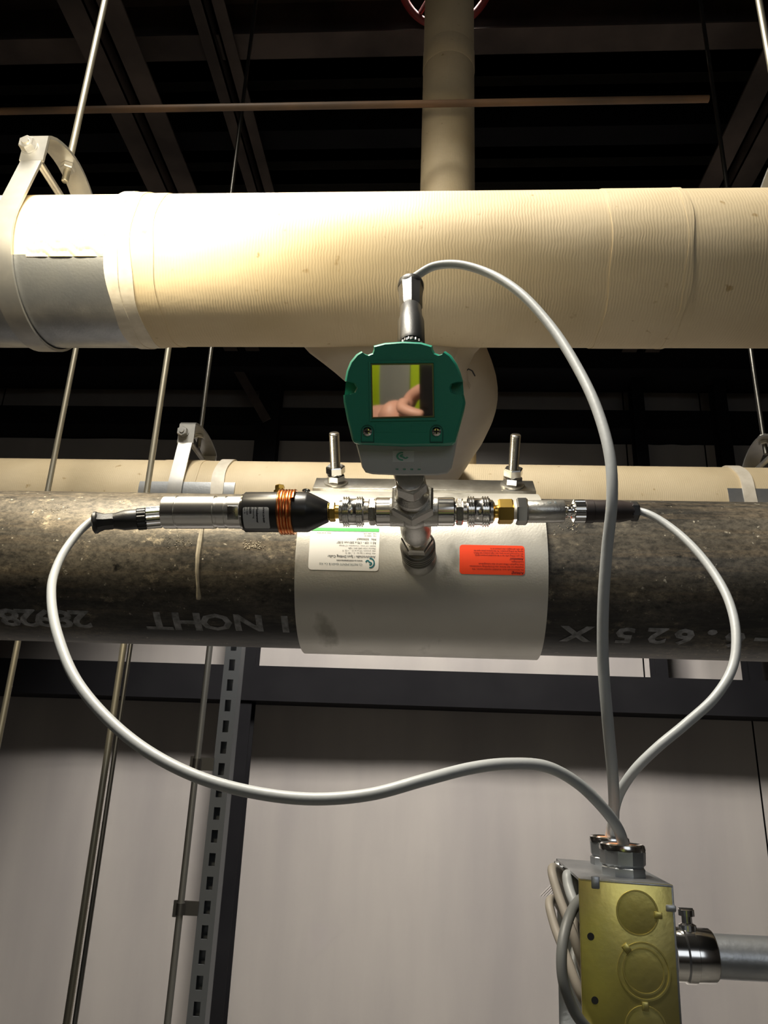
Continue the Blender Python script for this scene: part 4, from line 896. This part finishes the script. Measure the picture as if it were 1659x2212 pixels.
# cable slack in the open side of the box
def slack(lab, pts, r, m):
    P = catmull([W(*p) for p in pts], 10); t = tag(obj('cable_slack', tube(bmesh.new(), P, r, 14), m), lab, 'cable', 'spare cable loops at the open side of the junction box')
slack('dark grey cable bowing outward past the lower left of the junction box', [(1275, 1930, .485), (1252, 1945, .478), (1228, 1985, .462), (1214, 2050, .452), (1216, 2115, .450), (1236, 2175, .452), (1262, 2215, .455), (1300, 2240, .47)], 0.0029, mat('dark_grey_cable', (0.17, 0.175, 0.17), 0.45))
slack('tan cable bend with the highest tip at the box side', [(1270, 2010, .54), (1240, 1940, .53), (1205, 1880, .52), (1192, 1880, .505), (1205, 1930, .495), (1235, 2010, .485), (1262, 2090, .485), (1300, 2160, .49)], 0.0027, cabled)
slack('tan cable bend with the lower tip, outermost at the box side', [(1270, 2080, .54), (1235, 2010, .53), (1200, 1945, .52), (1187, 1950, .51), (1198, 2000, .50), (1225, 2070, .49), (1255, 2150, .485), (1290, 2210, .49)], 0.0027, cabled)
slack('grey cable entering the box just under its top corner', [(1290, 2050, .54), (1258, 1975, .52), (1236, 1900, .50), (1226, 1890, .495), (1228, 1915, .49), (1245, 1960, .482), (1275, 2010, .480), (1300, 2060, .49)], 0.0030, cablem)
slack('shaded cable slanting down inside the box opening', [(1290, 1960, .53), (1250, 1975, .52), (1240, 2010, .515), (1252, 2060, .51), (1268, 2110, .50), (1300, 2150, .50)], 0.0030, cabled)
slack('lowest grey cable slanting into the box opening', [(1290, 2020, .55), (1245, 2050, .53), (1240, 2090, .52), (1255, 2130, .505), (1280, 2190, .50), (1310, 2240, .50)], 0.0028, cablem)
# ------------------------------------------------------------------ photographer behind the lens (seen only mirrored in display and metal)
def skinfig(name, verts, edges_, radii, m, parent, root=0, sub=2):
    me = bpy.data.meshes.new(name); me.from_pydata([Vector(v) for v in verts], edges_, []); o = bpy.data.objects.new(name, me); COL.objects.link(o)
    md = o.modifiers.new('skin', 'SKIN'); md.use_smooth_shade = True
    for i, sv in enumerate(me.skin_vertices[0].data): sv.radius = (radii[i], radii[i]*0.9) if not isinstance(radii[i], tuple) else radii[i]; sv.use_root = (i == root)
    s = o.modifiers.new('sub', 'SUBSURF'); s.levels = sub; s.render_levels = sub
    me.materials.append(m); o.parent = parent
    if parent and parent.type == 'EMPTY': o.matrix_parent_inverse = Matrix.Translation(-parent.location)
    return o
pe = thing('person', 'person in a yellow reflective vest holding a phone up behind the viewpoint', 'person', (0, -0.46, 0))
y0 = -0.46
J = [(0, y0, .93), (0, y0, 1.08), (0, y0+.01, 1.25), (0, y0, 1.40), (0, y0+.02, 1.50), (0, y0+.03, 1.565), (0, y0+.035, 1.66),
     (.18, y0, 1.41), (.27, y0+.09, 1.20), (.12, -0.14, 1.385), (.076, -0.060, 1.418),
     (-.18, y0, 1.41), (-.27, y0+.09, 1.20), (-.12, -0.14, 1.385), (-.076, -0.060, 1.418),
     (.10, y0, .90), (.11, y0+.02, .50), (.11, y0-.02, .09), (.12, y0+.12, .035),
     (-.10, y0, .90), (-.11, y0+.02, .50), (-.11, y0-.02, .09), (-.12, y0+.12, .035)]
E_ = [(0, 1), (1, 2), (2, 3), (3, 4), (4, 5), (5, 6), (3, 7), (7, 8), (8, 9), (9, 10), (3, 11), (11, 12), (12, 13), (13, 14), (0, 15), (15, 16), (16, 17), (17, 18), (0, 19), (19, 20), (20, 21), (21, 22)]
R_ = [.13, .125, .14, .11, .055, .075, .085, .06, .045, .030, .026, .06, .045, .030, .026, .09, .06, .04, .035, .09, .06, .04, .035]
skinfig('body', J, E_, R_, skin, pe)
skinfig('shirt', [J[i] for i in (1, 2, 3, 7, 8, 11, 12)]+[(.15, -.19, 1.345), (-.15, -.19, 1.345)], [(0, 1), (1, 2), (2, 3), (3, 4), (2, 5), (5, 6), (4, 7), (6, 8)], [.145, .150, .125, .075, .056, .075, .056, .042, .042], cloth, pe)
skinfig('trousers', [J[0]]+[J[i] for i in (15, 16, 17, 19, 20, 21)], [(0, 1), (1, 2), (2, 3), (0, 4), (4, 5), (5, 6)], [.145, .10, .072, .055, .10, .072, .055], cloth, pe)
bm = bmesh.new(); n = 40; rows_ = []
for z, rx, ry in ((1.02, .195, .165), (1.10, .192, .165), (1.20, .20, .172), (1.30, .205, .172), (1.38, .205, .155), (1.44, .19, .12), (1.475, .12, .085)):
    rows_.append([Vector((rx*math.cos(2*PI*k/n), y0+.005+ry*math.sin(2*PI*k/n), z)) for k in range(n)])
loft(bm, rows_, False, False); bmesh.ops.solidify(bm, geom=bm.faces[:], thickness=0.006); ve = obj('vest', bm, vestm, pe)
for z, rx, ry in ((1.10, .1945, .1675), (1.27, .206, .1745)):
    bm = bmesh.new(); loft(bm, [[Vector(((rx+.002)*math.cos(2*PI*k/n), y0+.005+(ry+.002)*math.sin(2*PI*k/n), z+dz)) for k in range(n)] for dz in (-.025, .025)], False, False); obj('reflective_stripe', bm, reflm, ve)
for s in (-1, 1):
    bm = bmesh.new()
    G = [[bm.verts.new((s*.10+dx, y0+.005+(ry+.006)*math.sqrt(max(0, 1-((s*.10+dx)/rx)**2)), z)) for dx in (-.028, -.014, 0, .014, .028)] for z, rx, ry in ((1.12, .192, .165), (1.20, .20, .172), (1.30, .205, .172), (1.38, .205, .155), (1.44, .19, .12))]
    for a in range(4):
        for b in range(4): bm.faces.new((G[a][b], G[a][b+1], G[a+1][b+1], G[a+1][b]))
    bmesh.ops.solidify(bm, geom=bm.faces[:], thickness=0.002); obj('reflective_stripe', bm, reflm, ve)
hd = J[6]
bm = bmesh.new(); bmesh.ops.create_uvsphere(bm, u_segments=28, v_segments=18, radius=1, matrix=Matrix.Translation((0, y0+.025, 1.685)) @ Matrix.Diagonal((.084, .098, .095, 1)))
bmesh.ops.delete(bm, geom=[v for v in bm.verts if v.co.y > y0+.075 and v.co.z < 1.735 or v.co.z < 1.62], context='VERTS'); bmesh.ops.solidify(bm, geom=bm.faces[:], thickness=0.006); obj('hair', bm, hair, pe)
for s in (-1, 1):
    bm = bmesh.new(); bmesh.ops.create_uvsphere(bm, u_segments=12, v_segments=8, radius=0.011, matrix=Matrix.Translation((s*.032, y0+.108, 1.66))); obj('eye', bm, ink, pe)
    bm = bmesh.new(); bmesh.ops.create_uvsphere(bm, u_segments=12, v_segments=8, radius=1, matrix=Matrix.Translation((s*.082, y0+.03, 1.65)) @ Matrix.Diagonal((.010, .018, .03, 1))); obj('ear', bm, skin, pe)
    bm = bmesh.new(); box(bm, Vector((s*.12, y0+.06, .045)), (.10, .28, .09), bev=.03); obj('boot', bm, ringblk, pe)
bm = bmesh.new(); lathe(bm, Vector((0, y0+.11, 1.668)), Vector((0, .25, -1)), [(0, .006), (.02, .011), (.034, .016), (.042, .008)], 12); obj('nose', bm, skin, pe)
obj('mouth', box(bmesh.new(), Vector((0, y0+.112, 1.600)), (.045, .012, .008), bev=.003), mat('lips', (.45, .16, .13), .5), pe)
# hands round the phone: palm and five fingers each
for s in (-1, 1):
    skinfig('palm', [(s*.080, -.062, 1.412), (s*.074, -.046, 1.432), (s*.064, -.034, 1.447)], [(0, 1), (1, 2)], [.026, .028, .024], skin, pe)
    for j, L_ in enumerate((.026, .030, .029, .023)):
        zz = 1.400+j*.019
        skinfig('finger', [(s*.058, -.030, zz+.004), (s*.062, -.010, zz), (s*.046, .0035-.003, zz-.002), (s*(.046-L_*.7), .0035, zz-.004)], [(0, 1), (1, 2), (2, 3)], [.010, .0095, .0085, .007], skin, pe)
    skinfig('thumb', [(s*.058, -.036, 1.445), (s*.050, -.044, 1.462), (s*.036, -.036, 1.475), (s*.024, -.030, 1.482)], [(0, 1), (1, 2), (2, 3)], [.013, .011, .010, .008], skin, pe)
ph = obj('phone', box(bmesh.new(), Vector((0, -0.016, CAMZ+0.045)), (0.074, 0.008, 0.150), bev=0.003), blackm); tag(ph, 'black phone held up in both hands', 'phone')
